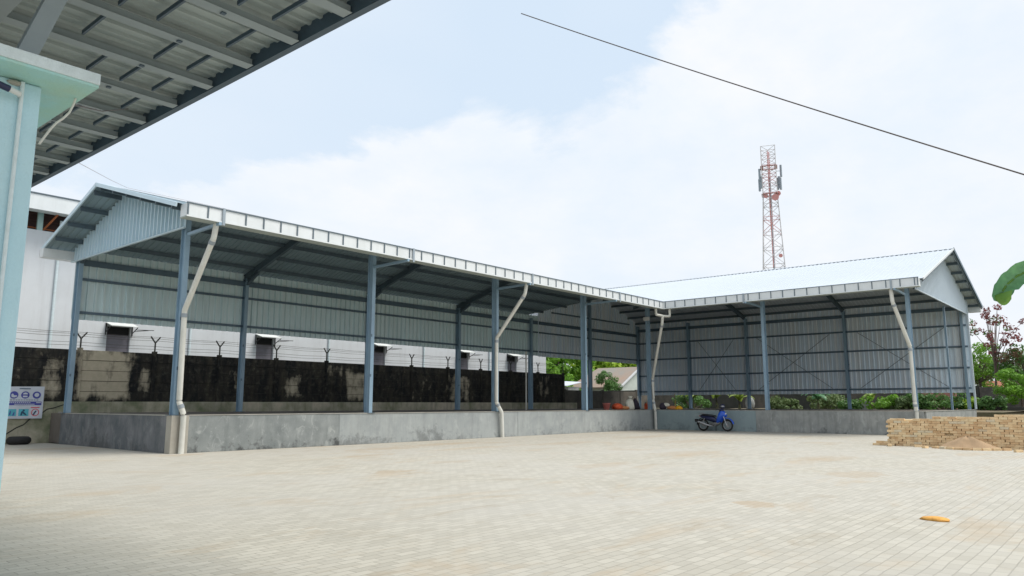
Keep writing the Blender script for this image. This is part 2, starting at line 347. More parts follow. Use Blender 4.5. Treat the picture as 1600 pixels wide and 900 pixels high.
def solo(mb, name, m, loc, label, cat, group=None, bevel=0, rz=0):
    o = mb.build(name, m, None, bevel); o.location = loc; o.rotation_euler = (0, 0, rz); return tag(o, label, cat, group)
def corr(mb, org, u, v, n, L, v0, v1, pitch=.25, h=.03, clip=None):
    """trapezoid sheet: ribs run along v, repeat along u"""
    org, u, v, n = V(org), V(u), V(v), V(n); st = []
    k = int(L / pitch) + 1
    for i in range(k):
        for fr, hh in ((0, 0), (.60, 0), (.66, 1), (.88, 1), (.94, 0)):
            a = (i + fr) * pitch
            if a <= L: st.append((a, hh * h))
    st.append((L, 0)); vs = []; fs = []
    for a, hh in st:
        lo, hi = v0(a), v1(a)
        if hi < lo: hi = lo
        vs.append(org + u * a + v * lo + n * hh); vs.append(org + u * a + v * hi + n * hh)
    for i in range(len(st) - 1):
        if (vs[2 * i] - vs[2 * i + 1]).length < 1e-4 and (vs[2 * i + 2] - vs[2 * i + 3]).length < 1e-4: continue
        fs.append((2 * i, 2 * i + 2, 2 * i + 3, 2 * i + 1))
    mb.add(vs, fs); return mb

# ================================================================== setting
g = MB().add([(-900, -900, -.012), (1200, -900, -.012), (1200, 1200, -.012), (-900, 1200, -.012)], [(0, 1, 2, 3)]).build('ground', M['grass']); struct(g)
g = MB().add([(-40, -45, 0), (40.41, -45, 0), (40.41, 22.93, 0), (11.03, 22.93, 0), (11.03, 33.2, 0), (-40, 33.2, 0)], [(0, 1, 2, 3, 4, 5)]).build('paved_yard', M['paver']); struct(g)
# raised earth behind the docks
MBg = MB(); nx, ny = 40, 40; vs = []; fs = []
for i in range(nx + 1):
    for j in range(ny + 1):
        x = 54.3 + i * 1.6; y = -8 + j * 1.9
        z = 1.0 + .12 * sin(x * .9) * cos(y * .7) + .08 * random.random() + (0 if i else -.0)
        vs.append((x, y, z))
for i in range(nx):
    for j in range(ny): a = i * (ny + 1) + j; fs.append((a, a + ny + 1, a + ny + 2, a + 1))
MBg.add(vs, fs, True); struct(MBg.build('garden_soil', M['soil']))
MBg = MB().box((54.25, -8, -.01), (54.33, 68, 1.0)); struct(MBg.build('garden_bank', M['soil']))

# ================================================================== loading dock
dock = thing('loading_dock', 'low grey concrete loading dock wrapping the yard in an L under both sheds', 'loading dock', (40.4, 22.9, 0))
f_ = MB().box((11.1, 23.0, .02), (54.2, 33.15, 1.148)); f_.box((40.48, 8.3, .02), (54.2, 22.995, 1.147)); f_.build('dock_floor', M['dockfloor'], dock)
def face(name, a, b, m, lab=None):
    o = MB().box(a, b).build(name, m, dock, .008)
    if lab: o['label'] = lab
face('end_face', (11.03, 23.25, 0), (11.1, 31.9, 1.14), M['conc_d'], 'dark streaked end wall of the dock')
face('corner_post', (11.0, 22.90, 0), (11.55, 23.245, 1.153), M['conc_t'], 'beige rendered dock corner')
face('face_panel', (11.555, 22.93, 0), (17.30, 23.0, 1.14), M['conc_m'], 'darker stained dock face panel')
face('face_panel', (17.305, 22.935, 0), (27.6, 23.0, 1.142), M['conc'])
face('face_panel', (27.605, 22.93, 0), (40.40, 23.0, 1.14), M['conc'])
face('face_panel', (40.405, 16.6, 0), (40.48, 22.925, 1.14), M['conc_b'], 'bluish smooth dock face panel')
face('face_panel', (40.41, 8.3, 0), (40.48, 16.595, 1.142), M['conc_w'])
face('side_face', (40.5, 8.22, 0), (54.2, 8.295, 1.14), M['conc_w'])
cp = MB()
cp.box((11.02, 23.25, 1.142), (11.3, 31.9, 1.165)); cp.box((11.56, 22.915, 1.143), (40.4, 23.2, 1.168)); cp.box((40.405, 8.2, 1.143), (40.65, 22.91, 1.167)); cp.box((40.66, 8.2, 1.145), (54.2, 8.45, 1.166))
cp.build('coping', M['cap'], dock)

# ================================================================== shed geometry
X0 = 11.15
FX = [11.15, 18.75, 26.15, 33.40]
BX = [11.15, 18.3, 25.6, 32.5, 39.5]
YF, YB = 23.10, 31.70
RZ, S1, S1B = 9.11, .2919, .345
def z1(y): return 7.30 + S1 * (y - 21.2) if y < 27.4 else RZ - S1B * (y - 27.4)
def z2(x): return 7.33 + .328 * (x - 38.75) if x < 47.2 else 10.10 - .306 * (x - 47.2)
def xe(y): return max(38.75, 38.75 + (z1(y) - 7.33) / .328)
def yv(x): return max(21.3, 21.2 + (.03 + .328 * (x - 38.75)) / S1 - .15)
def yb(x): return min(32.2, 27.4 + (RZ - 7.33 - .328 * (x - 38.75)) / S1B + .15)

def hcol(parent, x, y, zt, w=.16, d=.30, name='column', m=None, axis='Y', z0=1.15):
    up = (0, 1, 0) if axis == 'Y' else (1, 0, 0)
    mb = MB().ibeam((x, y, z0 + .02), (x, y, zt), w, d, up)
    o = mb.build(name, m or M['steel'], parent)
    if z0 == 1.15 and w > .12:
        for zc in (2.55, 4.1): MB().box((x - .085, y - .165, zc), (x - .03, y - .151, zc + .1)).build('cleat', M['girt'], o)
    MB().box((x - .17, y - .2, z0), (x + .17, y + .2, z0 + .022)).build('base_plate', M['frame'], o)
    return o

A = thing('long_shed', 'long open galvanised shed with blue grey posts along the left, gable end near the pillar', 'shed', (11.15, 27.4, 1.15))
for x in FX: hcol(A, x, YF, z1(YF) - .30)
for x in BX: hcol(A, x, YB, z1(YB) - .34)
for i, x in enumerate(FX):
    xb = BX[i]
    mb = MB()
    mb.ibeam((x, 21.35, z1(21.35) - .16), (x, 23.0, z1(23.0) - .2), .14, .16, t=.012)
    xm = (x + xb) / 2
    mb.ibeam((x, 23.0, z1(23.0) - .24), (xm, 27.4, RZ - .26), .15, .28)
    mb.ibeam((xm, 27.4, RZ - .26), (xb, 32.0, z1(32.0) - .26), .15, .28)
    mb.ibeam((xb * .8 + xm * .2, 30.8, z1(30.8) - .42), (xb, 31.62, z1(31.6) - .62), .14, .2)
    mb.build('rafter', M['steel_d'], A)
    MB().beam((x, 23.0, 6.86), (x, 20.96, 6.90), .09, .09).build('gutter_arm', M['steel'], A)
def cpurlin(mb, p, q, h=.16, w=.06): mb.beam(p, q, w, h)
for k in range(6):
    y = 21.75 + k * 1.1
    if y > 27.3: break
    mb = MB(); cpurlin(mb, (10.0, y, z1(y) - .11), (xe(y) - .1, y, z1(y) - .11)); mb.build('purlin', M['steel_d'], A)
for k in range(4):
    y = 27.75 + k * 1.12
    mb = MB(); cpurlin(mb, (10.0, y, z1(y) - .11), (xe(y) - .1, y, z1(y) - .11)); mb.build('purlin', M['steel_d'], A)
mb = MB()
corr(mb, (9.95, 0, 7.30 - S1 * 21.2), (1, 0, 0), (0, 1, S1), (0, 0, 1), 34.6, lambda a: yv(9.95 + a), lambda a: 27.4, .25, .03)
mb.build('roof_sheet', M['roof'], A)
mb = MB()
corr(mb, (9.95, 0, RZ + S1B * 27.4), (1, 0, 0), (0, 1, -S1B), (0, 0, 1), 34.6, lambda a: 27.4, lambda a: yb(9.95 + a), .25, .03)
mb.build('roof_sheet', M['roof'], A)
mb = MB()
for s_, (ya, yb_) in ((1, (21.3, 27.4)), (2, (27.4, 32.2))):
    mb.beam((9.93, ya, z1(ya + (0 if s_ == 1 else .0)) - .02), (9.93, yb_, z1(yb_) - .02), .05, .13)
    mb.beam((10.03, ya, z1(ya) + .045), (10.03, yb_, z1(yb_) + .045), .22, .012)
mb.build('rake_trim', M['gable'], A)
MB().add([(9.9, 27.12, 9.07), (9.9, 27.4, 9.155), (9.9, 27.68, 9.05), (44.2, 27.12, 9.07), (44.2, 27.4, 9.155), (44.2, 27.68, 9.05)], [(0, 3, 4, 1), (1, 4, 5, 2)]).build('ridge_cap', M['gutter'], A)
# gable end sheet
mb = MB()
corr(mb, (11.03, 22.9, 0), (0, 1, 0), (0, 0, 1), (-1, 0, 0), 9.25, lambda a: 7.08, lambda a: z1(22.9 + a) - .03, .27, .095)
mb.build('gable_sheet', M['gable'], A)
mb = MB(); mb.beam((11.0, 22.9, 7.06), (11.0, 32.15, 7.06), .08, .04)
mb.build('gable_trim', M['gable'], A)
mb = MB(); mb.beam((11.12, 23.3, 7.2), (11.12, 31.9, 7.2), .1, .16); mb.beam((11.12, 27.4, 7.2), (11.12, 27.4, 9.0), .1, .1, (0, 1, 0)); mb.build('gable_beam', M['steel_d'], A)
mb = MB()   # rear wall sheet
corr(mb, (11.05, 31.88, 0), (1, 0, 0), (0, 0, 1), (0, -1, 0), 29.5, lambda a: 4.78, lambda a: z1(31.88) - .03, .30, .08)
mb.build('wall_sheet', M['sheet'], A)
for z, h in ((7.05, .24), (6.38, .10), (5.06, .10)):
    MB().beam((11.15, 31.79, z), (40.4, 31.79, z), .08, h).build('girt', M['girt'], A)
# eaves strut along the front posts
MB().beam((11.2, YF + .02, 7.62), (40.5, YF + .02, 7.62), .07, .12).build('eaves_strut', M['steel_d'], A)
# roof rod bracing
mb = MB()
for i in (0, 2):
    xa, xb = FX[i], FX[i + 1]
    mb.tube([(xa, 23.3, z1(23.3) - .32), (xb, 27.2, z1(27.2) - .32)], .012, 5); mb.tube([(xb, 23.3, z1(23.3) - .32), (xa, 27.2, z1(27.2) - .32)], .012, 5)
mb.build('roof_brace', M['steel_d'], A)

def gutter(parent, axis, fixed, a0, a1, inner, ribs, heavy):
    """box gutter; axis 'X': runs along x at y=fixed (trough towards +y); axis 'Y': runs along y at x=fixed (trough towards +x)"""
    def bx(lo, hi, o0, o1, za, zb):
        if axis == 'X': return ((lo, fixed + o0, za), (hi, fixed + o1, zb))
        return ((fixed + o0, lo, za), (fixed + o1, hi, zb))
    e = inner
    G = MB(); G.box(*bx(a0, a1, 0, .018, 6.97, 7.34)); G.box(*bx(a0, a1, .36, .375, 6.97, 7.22))
    endv = a0 if axis == 'X' else a0
    G.box(*bx(a0 - .016, a0 - .001, 0.0, .375, 6.97, 7.34)) if axis == 'X' or True else None
    G = G.build('gutter', M['gutter'], parent)
    MB().box(*bx(a0 - .02, a1, -.02, .40, 6.935, 6.966)).build('gutter_bottom', M['gutter_in'], G)
    MB().box(*bx(a0 - .02, a1, -.03, .015, 7.345, 7.378)).build('top_rail', M['frame'], G)
    MB().box(*bx(a0 - .02, a1, -.035, -.021, 6.94, 6.985)).build('bottom_rail', M['gutter'], G)
    for r in ribs: MB().box(*bx(r - .02, r + .02, -.028, -.003, 6.99, 7.342)).build('gutter_rib', M['frame'], G)
    for r in heavy: MB().box(*bx(r - .042, r + .042, -.06, -.036, 6.86, 7.39)).build('gutter_strap', M['strap'], G)
hv = [11.25, 19.0, 26.3, 33.75]
rb = [10.14] + [10.14 + .62 * k for k in range(1, 46) if min(abs(10.14 + .62 * k - h) for h in hv) > .16]
gutter(A, 'X', 21.0, 10.12, 38.86, 0, [r for r in rb if r < 38.4], hv)
# rear gutter stub seen beyond the gable
mb = MB().box((9.9, 31.95, 7.12), (40, 31.965, 7.45)); mb.box((9.9, 31.95, 7.10), (40, 32.35, 7.115)); mb.box((9.9, 31.966, 7.116), (9.915, 32.35, 7.45)); mb.box((9.9, 32.335, 7.116), (40, 32.35, 7.45)); mb.build('rear_gutter', M['gutter'], A)

def pipe(parent, pts, r=.085, collars=()):
    # rounded corners
    P = [V(p) for p in pts]; out = [P[0]]
    for i in range(1, len(P) - 1):
        a = (P[i - 1] - P[i]).normalized(); b = (P[i + 1] - P[i]).normalized(); k = min(.05, (P[i - 1] - P[i]).length * .4, (P[i + 1] - P[i]).length * .4)
        for t_ in (0, .5, 1): out.append((P[i] + a * k) * (1 - t_) ** 2 + P[i] * 2 * t_ * (1 - t_) + (P[i] + b * k) * t_ ** 2)
    out.append(P[-1]); o = MB().tube(out, r, 12).build('downpipe', M['pvc'], parent)
    for i in collars:
        p = P[i]
        for d in ((P[i + 1] - p).normalized(), ):
            MB().tube([p + d * .1, p + d * .22], r + .014, 12).build('pipe_collar', M['pvc_g'], o)
    return o
pipe(A, [(11.15, 21.2, 6.93), (11.12, 21.25, 6.5), (11.14, 22.83, 4.4), (11.16, 22.83, 1.58), (11.30, 22.78, 1.2), (11.30, 22.78, 0)], .085, (1, 2, 3))
pipe(A, [(26.16, 21.2, 6.93), (26.08, 21.25, 6.43), (25.97, 22.85, 4.53), (25.93, 22.83, 1.6), (26.26, 22.78, 1.12), (26.32, 22.78, 0)], .085, (1, 2, 3))
j = pipe(A, [(37.95, 21.2, 6.93), (37.95, 21.2, 6.58), (38.45, 20.95, 6.52), (38.70, 20.72, 6.52), (38.70, 20.72, 6.93)], .075)
j['label'] = 'forked pipe joining both gutters'
pipe(A, [(38.35, 21.0, 6.52), (38.37, 21.05, 6.1), (40.05, 22.72, 3.05), (40.1, 22.75, 1.74), (40.2, 22.7, 1.12), (40.24, 22.7, 0)], .085, (1, 2, 3))

# ---------------------------------------------------------------- right shed
Bs = thing('right_shed', 'open shed on the right with bright metal roof, gable end above the block pile', 'shed', (40.66, 16, 1.15))
FY = [23.30, 16.0, 8.67]
for y in FY: hcol(Bs, 40.66, y, z2(40.66) - .28, axis='X')
BY = [31.75, 27.2, 22.5, 15.5, 8.5]
for y in BY: hcol(Bs, 53.72, y, z2(53.72) - .28, axis='X')
o = hcol(Bs, 48.45, 8.5, 7.05, .10, .10, 'gable_post'); o['label'] = 'slim pale post under the gable'
for x in (46.6,): hcol(Bs, x, 31.7, z2(46.6) - .3)
for y, y2 in ((23.3, 22.5), (16.0, 15.5), (8.67, 8.5)):
    ym = (y + y2) / 2
    mb = MB(); mb.ibeam((38.95, y, z2(38.95) - .17), (40.6, y, z2(40.6) - .2), .14, .16, t=.012)
    mb.ibeam((40.6, y, z2(40.6) - .24), (47.2, ym, 10.10 - .26), .15, .28); mb.ibeam((47.2, ym, 10.10 - .26), (54.6, y2, z2(54.6) - .26), .15, .28)
    mb.build('rafter', M['steel_d'], Bs)
for y in (16.05, 8.72): MB().beam((40.55, y, 6.86), (38.44, y, 6.90), .09, .09).build('gutter_arm', M['steel'], Bs)
for k in range(7):
    x = 39.4 + k * 1.22
    yend = 32.5
    if x < 44.4: yend = yv(x) - .05
    mb = MB(); cpurlin(mb, (x, 7.6, z2(x) - .11), (x, yend, z2(x) - .11)); mb.build('purlin', M['steel_d'], Bs)
for k in range(7):
    x = 47.6 + k * 1.2
    mb = MB(); cpurlin(mb, (x, 7.6, z2(x) - .11), (x, 32.5, z2(x) - .11)); mb.build('purlin', M['steel_d'], Bs)
def v0f(a):
    y = 7.55 + a
    return 38.75 if y <= 21.2 else (max(38.75, xe(y) - .15) if y < 32.2 else 38.75)
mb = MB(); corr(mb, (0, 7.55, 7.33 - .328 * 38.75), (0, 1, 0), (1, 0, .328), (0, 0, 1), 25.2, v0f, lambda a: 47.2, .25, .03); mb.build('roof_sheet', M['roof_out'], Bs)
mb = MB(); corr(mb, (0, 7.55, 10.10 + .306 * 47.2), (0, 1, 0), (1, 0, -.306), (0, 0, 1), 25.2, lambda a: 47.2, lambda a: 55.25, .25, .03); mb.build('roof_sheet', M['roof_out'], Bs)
MB().beam((38.8, 7.53, z2(38.8) - .02), (47.2, 7.53, 10.08), .05, .10).build('rake_trim', M['gutter'], Bs)
MB().beam((47.2, 7.53, 10.08), (55.3, 7.53, z2(55.3) - .02), .05, .18).build('rake_trim', M['girt'], Bs)
mb = MB(); mb.beam((47.2, 7.60, 9.98), (55.2, 7.60, z2(55.2) - .12), .06, .14); mb.beam((38.9, 7.60, z2(38.9) - .12), (47.2, 7.60, 9.98), .06, .14); mb.build('rake_rafter', M['frame'], Bs)
mb = MB(); n = 64
for k in range(n):
    y = 7.5 + k * .39
    mb.add([(46.9, y, 10.05), (47.2, y, 10.14), (47.5, y, 10.05), (46.9, y + .40, 10.04), (47.2, y + .40, 10.13), (47.5, y + .40, 10.04)], [(0, 3, 4, 1), (1, 4, 5, 2)])
mb.build('ridge_cap', M['roof_out'], Bs)
mb = MB(); corr(mb, (40.5, 8.25, 0), (1, 0, 0), (0, 0, 1), (0, -1, 0), 13.5, lambda a: 7.1, lambda a: z2(40.5 + a) - .04, .30, .06); mb.build('gable_sheet', M['gable_w'], Bs)
mb = MB(); mb.beam((40.4, 8.22, 7.08), (54.0, 8.22, 7.08), .08, .04); mb.build('gable_trim', M['gable_w'], Bs)
mb = MB(); mb.beam((40.7, 8.34, 7.2), (53.7, 8.34, 7.2), .1, .16); mb.build('gable_beam', M['steel_d'], Bs)
mb = MB(); corr(mb, (53.9, 8.2, 0), (0, 1, 0), (0, 0, 1), (-1, 0, 0), 23.7, lambda a: 2.20, lambda a: z2(53.9) - .04, .30, .08); mb.build('wall_sheet', M['sheet_b'], Bs)
mb = MB(); corr(mb, (40.55, 31.88, 0), (1, 0, 0), (0, 0, 1), (0, -1, 0), 13.3, lambda a: 4.74, lambda a: z2(40.55 + a) - .04, .30, .08); mb.build('wall_sheet', M['sheet_b'], Bs)
MB().beam((53.93, 8.19, 1.2), (53.93, 8.19, 7.9), .16, .10, (0, 1, 0)).build('corner_flashing', M['gable_w'], Bs)
for z, h in ((7.45, .22), (6.38, .11), (5.05, .11), (3.74, .11), (2.48, .11)):
    MB().beam((53.80, 8.3, z), (53.80, 31.8, z), .08, h).build('girt', M['girt'], Bs)
for z, h in ((7.05, .22), (6.38, .10), (5.06, .10), (7.9, .10)):
    xa = 40.6 if z < 7.5 else 42
    MB().beam((xa, 31.79, z), (53.8 if z < 7.5 else 52.5, 31.79, z), .08, h).build('girt', M['girt'], Bs)
mb = MB()
for a, b in ((27.2, 22.5), (22.5, 15.5), (15.5, 8.5)):
    m1 = (a + b) / 2
    for (ya, yb2) in ((a - .8, b + 1.0), (b + 1.0, a - .8)): mb.tube([(53.70, ya, 2.55), (53.70, yb2, 6.3)], .016, 5)
mb.build('wall_brace', M['steel_d'], Bs)
MB().beam((40.62, 23.2, 7.55), (40.62, 8.8, 7.55), .07, .12).build('eaves_strut', M['steel_d'], Bs)
hv2 = [16.15, 8.85]
rb2 = [20.86 - .62 * k for k in range(22)]
gutter(Bs, 'Y', 38.48, 7.69, 20.97, 0, [r for r in rb2 if r > 7.75 and min(abs(r - h) for h in hv2) > .16] + [7.71], hv2)
mb = MB().box((54.95, 7.6, 7.30), (54.965, 32.5, 7.60)); mb.box((54.95, 7.6, 7.28), (55.4, 32.5, 7.295)); mb.box((54.966, 7.6, 7.296), (55.4, 7.615, 7.60)); mb.build('rear_gutter', M['gutter'], Bs)
pipe(Bs, [(38.7, 8.94, 6.93), (38.7, 8.90, 6.31), (40.15, 8.62, 4.27), (40.2, 8.62, 1.6), (40.30, 8.60, 1.2), (40.3, 8.6, 0)], .09, (1, 2, 3))

# floodlight on the corner post
fl = thing('floodlight', 'small white floodlight on top of the inner corner post', 'light', (40.45, 23.25, 6.7))
MB().add([(-.05, -.22, -.12), (-.05, .22, -.12), (-.05, .22, .12), (-.05, -.22, .12), (.05, -.18, -.08), (.05, .18, -.08), (.05, .18, .12), (.05, -.18, .12)], [(0, 1, 2, 3), (4, 7, 6, 5), (0, 4, 5, 1), (1, 5, 6, 2), (2, 6, 7, 3), (3, 7, 4, 0)]).build('housing', M['white_y'], fl, .01, False)
MB().box((-.062, -.18, -.09), (-.052, .18, .09)).build('lens', M['lens'], fl, 0, False)
MB().beam((.06, 0, -.1), (.16, 0, -.3), .05, .03).build('bracket', M['frame'], fl, 0, False)
pp = MB().tube([(0, 0, 0), (0, 0, 3.55)], .045, 10)
solo(pp, 'standing_pipe', M['pvc'], (35.7, 29, 1.15), 'thin white upright pipe standing on the dock between the back posts', 'pipe')

# ================================================================== walls behind
rw = thing('retaining_wall', 'low mossy cracked plaster wall below the black stained fence', 'wall', (10, 33.2, 0))
mb = MB().box((-14, 33.2, 0), (47, 33.5, 1.6)); mb.build('wall_body', M['moss'], rw, .01)
mb = MB().box((11.35, 32.9, 0), (11.75, 33.195, 1.2)); mb.build('wall_pier', M['conc_t'], rw, .01)
mb = MB()
pts = [(11.6, 1.5), (11.2, 1.35), (10.95, 1.30), (10.75, 1.12), (10.4, .95), (10.2, .72), (9.95, .6), (9.7, .42), (9.6, .35)]
for a, b in zip(pts, pts[1:]): mb.beam((a[0], 33.197, a[1]), (b[0], 33.197, b[1]), .012, .045)
mb.build('crack', M['darkwall'], rw)
pw = thing('precast_fence', 'tall black stained precast concrete fence behind the left shed', 'fence', (11, 33.8, 0))
px = [12.18 + 3.08 * k for k in range(-8, 12)]
for x in px:
    p = MB().box((x - .09, 33.72, 1.6), (x + .09, 33.90, 3.82)); p = p.build('fence_post', M['precast'], pw, .01)
    if x > 8 and x < 46.2:
        b = MB(); b.beam((x, 33.8, 3.82), (x, 33.8, 4.22), .05, .05, (0, 1, 0)); b.beam((x, 33.8, 4.2), (x - .24, 33.74, 4.48), .045, .045); b.beam((x, 33.8, 4.2), (x + .24, 33.86, 4.48), .045, .045)
        b.build('wire_bracket', M['darkwall'], p)
for x, x2 in zip(px, px[1:]):
    for k in range(5):
        mb = MB().box((x + .085, 33.76 + .012 * (k % 2), 1.6 + k * .43), (x2 - .085, 33.83, 1.6 + k * .43 + .412)); mb.build('fence_panel', M['precast'], pw, .008)
MB().box((px[0], 33.80, 1.62), (px[-1], 33.825, 3.73)).build('added_backing', M['darkwall'], pw)  # added dark backing, keeps light from showing through the panel gaps
for z, dx in ((4.47, .24), (4.40, -.2), (4.30, .1), (4.05, 0), (3.92, 0)):
    pts = []
    for x, x2 in zip(px[7:], px[8:]):
        pts.append((x + dx, 33.8, z)); pts.append(((x + x2) / 2 + dx, 33.8, z - .03))
    pts.append((px[-1], 33.8, z)); MB().tube(pts, .007, 4, False).build('barbed_wire', M['wire'], pw)
lw = thing('low_fence', 'lower dark precast fence continuing beside the garden behind the corner', 'fence', (52, 33.8, 0))
for k in range(6):
    x = 46.3 + k * 2.6
    MB().box((x - .09, 33.74, 0), (x + .09, 33.92, 2.62 + (.1 if k == 4 else 0))).build('fence_post', M['fbrown'], lw, .01)
    if k < 5:
        for q in range(5): MB().box((x + .095, 33.78, .3 + q * .45), (x + 2.515, 33.84, .3 + q * .45 + .4495)).build('fence_panel', M['fbrown'], lw, .008)

# factory
F = thing('factory_building', 'long white factory wall with open rust red roof space behind the fence', 'factory', (15, 37, 0))
holes = [14.95, 22.7, 30.75, 38.45, 43.85]
mb = MB(); xs = [-20] + [v for h in holes for v in (h - .53, h + .53)] + [48.1]
for a, b in zip(xs[0::2], xs[1::2]): mb.box((a, 37, 0), (b, 37.25, 9.15))
for h in holes: mb.box((h - .53, 37, 0), (h + .53, 37.25, 2.6)); mb.box((h - .53, 37, 5.12), (h + .53, 37.25, 9.15))
mb.build('wall', M['white'], F)
MB().box((47.85, 37.26, 0), (48.1, 60, 9.15)).build('side_wall', M['white'], F)
for i, h in enumerate(holes):
    wd = MB().box((h - .528, 37.12, 2.6), (h + .528, 37.16, 4.72)).build('window', M['mauve'], F)
    MB().box((h - .528, 37.17, 4.72), (h + .528, 37.2, 5.12)).build('dark_gap', M['dark'], wd)
    MB().add([(h - .62, 36.98, 5.30), (h + .62, 36.98, 5.30), (h + .62, 36.35, 5.12), (h - .62, 36.35, 5.12), (h - .62, 36.98, 5.27), (h + .62, 36.98, 5.27), (h + .62, 36.35, 5.09), (h - .62, 36.35, 5.09)], [(0, 3, 2, 1), (4, 5, 6, 7), (0, 1, 5, 4), (1, 2, 6, 5), (2, 3, 7, 6), (3, 0, 4, 7)]).build('awning', M['white_y'], wd)
    for s_ in (-.6, .6):
        b = MB(); b.beam((h + s_, 36.98, 4.82), (h + s_, 36.38, 5.08), .03, .03); b.beam((h + s_, 36.97, 4.7), (h + s_, 36.97, 5.25), .04, .04, (0, 1, 0))
        if s_ > 0: b.beam((h + s_, 36.5, 4.98), (h + s_ + .75, 36.35, 5.0), .03, .03); b.beam((h + s_, 36.8, 4.92), (h + s_ + .5, 36.35, 4.98), .025, .025)
        b.build('awning_bracket', M['black'], wd)
mb = MB(); mb.box((-20, 38.0, 9.16), (48, 38.1, 10.5)); mb.build('roof_void', M['rust'], F)
for z in (9.35, 9.7, 10.0): MB().beam((-20, 37.6, z), (48, 37.6, z), .06, .05).build('roof_rail', M['orange_steel'] if z < 9.4 else M['rust'], F)
for k in range(12):
    x = 11.25 + 6.1 * (k - 4)
    MB().beam((x, 37.1, 9.16), (x, 37.1, 10.1), .22, .12, (0, 1, 0)).build('roof_post', M['mint'], F)
    MB().beam((x + .15, 37.2, 9.16), (x + .55, 36.3, 10.0), .06, .06).build('roof_strut', M['orange_steel'], F)
mb = MB().box((-20, 36.0, 9.85), (48.3, 36.06, 10.52)); mb.box((-20, 36.07, 9.85), (48.3, 36.6, 9.9)); mb.build('fascia', M['gutter'], F)
MB().box((-20, 35.96, 10.53), (48.3, 36.2, 10.58)).build('fascia_trim', M['frame'], F)
MB().add([(-20, 36.2, 10.6), (48.3, 36.2, 10.6), (48.3, 60, 12.2), (-20, 60, 12.2), (-20, 36.2, 10.5), (48.3, 36.2, 10.5), (48.3, 60, 12.1), (-20, 60, 12.1)], [(0, 1, 2, 3), (7, 6, 5, 4), (0, 4, 5, 1), (1, 5, 6, 2), (2, 6, 7, 3), (3, 7, 4, 0)]).build('roof', M['roof'], F)
for x in (12.05, 18.4, 26.9, 34.6, 41.2, 46.2): MB().tube([(x, 36.93, 3), (x, 36.93, 9.7)], .06, 8).build('rain_pipe', M['aqua_w'], F)

# safety sign board
sg = thing('safety_sign', 'white safety notice board with blue and cyan pictograms leaning on the mossy wall', 'sign', (10.15, 33.08, .95))
sg.rotation_euler = (0, 0, 0)
x0, x1_, zz0, zz1 = 9.50, 10.76, .95, 2.16
MB().add([(x0, 33.08, zz0), (x1_ , 33.08, zz0), (x1_, 33.08, zz1 + .02), (x0 + .03, 33.08, zz1), (x0, 33.12, zz0), (x1_, 33.12, zz0), (x1_, 33.12, zz1 + .02), (x0 + .03, 33.12, zz1)], [(0, 1, 2, 3), (4, 7, 6, 5), (0, 4, 5, 1), (1, 5, 6, 2), (2, 6, 7, 3), (3, 7, 4, 0)]).build('board', M['signw'], sg)
def sd(name, m, polys, y=33.072):
    mb = MB()
    for pl in polys:
        n = len(pl); mb.add([(x0 + a * 1.26, y, zz0 + b * 1.21) for a, b in pl] + [(x0 + a * 1.26, y + .003, zz0 + b * 1.21) for a, b in pl], [tuple(range(n)), tuple(range(n, 2 * n))[::-1]] + [(i, n + i, n + (i + 1) % n, (i + 1) % n) for i in range(n)])
    return mb.build(name, m, sg)
def disc(cx, cz, r, n=20, ax=1): return [(cx + r * ax * cos(2 * pi * i / n), cz + r * sin(2 * pi * i / n)) for i in range(n)]
def rect(a, b, c, d): return [(a, c), (b, c), (b, d), (a, d)]
sd('pictogram', M['signb'], [disc(.19, .74, .115), disc(.49, .74, .115), disc(.80, .74, .115)])
sd('pictogram_symbol', M['signw'], [[(.11, .74), (.15, .79), (.19, .73), (.26, .73), (.27, .69), (.20, .66), (.13, .67)], [(.42, .76), (.44, .80), (.49, .82), (.54, .80), (.56, .76)], rect(.43, .55, .67, .72), disc(.80, .745, .065, 12)], 33.064)
sd('text_line', M['signd'], [rect(.32, .62, .925, .95)] + [rect(.10 + .07 * k, .15 + .07 * k, .575, .592) for k in range(11)], 33.068)
sd('band', M['signb'], [rect(.02, .95, .42, .535)], 33.074)
sd('band_text', M['signw'], [rect(.06 + .055 * k, .095 + .055 * k, .488, .515) for k in range(11)] + [rect(.80, .93, .488, .515)] + [rect(.22 + .05 * k, .26 + .05 * k, .438, .462) for k in range(11)], 33.066)
sd('panel', M['signc'], [rect(.03, .29, .08, .30), rect(.35, .62, .08, .30)], 33.074)
sd('panel_figure', M['signd'], [ [(.40, .10), (.42, .22), (.46, .24), (.50, .20), (.57, .13), (.56, .10), (.50, .13), (.46, .17), (.45, .10)]], 33.066)
sd('panel_mark', M['signd'], [disc(.485, .255, .032, 10)], 33.064)
sd('panel_mark', M['signb'], [[(.10, .12), (.13, .24), (.15, .24), (.14, .12)], [(.19, .10), (.22, .20), (.25, .20), (.23, .10)]], 33.066)
sd('warning', M['signr'], [rect(.67, .91, .33, .365)], 33.074)
ring = []
for i in range(20):
    a, b = 2 * pi * i / 20, 2 * pi * (i + 1) / 20
    ring.append([(.80 + .11 * cos(a), .19 + .12 * sin(a)), (.80 + .11 * cos(b), .19 + .12 * sin(b)), (.80 + .085 * cos(b), .19 + .095 * sin(b)), (.80 + .085 * cos(a), .19 + .095 * sin(a))])
sd('warning_ring', M['signr'], ring, 33.074)
sd('warning_figure', M['signd'], [[(.73, .12), (.80, .25), (.84, .24), (.77, .11)]], 33.066)
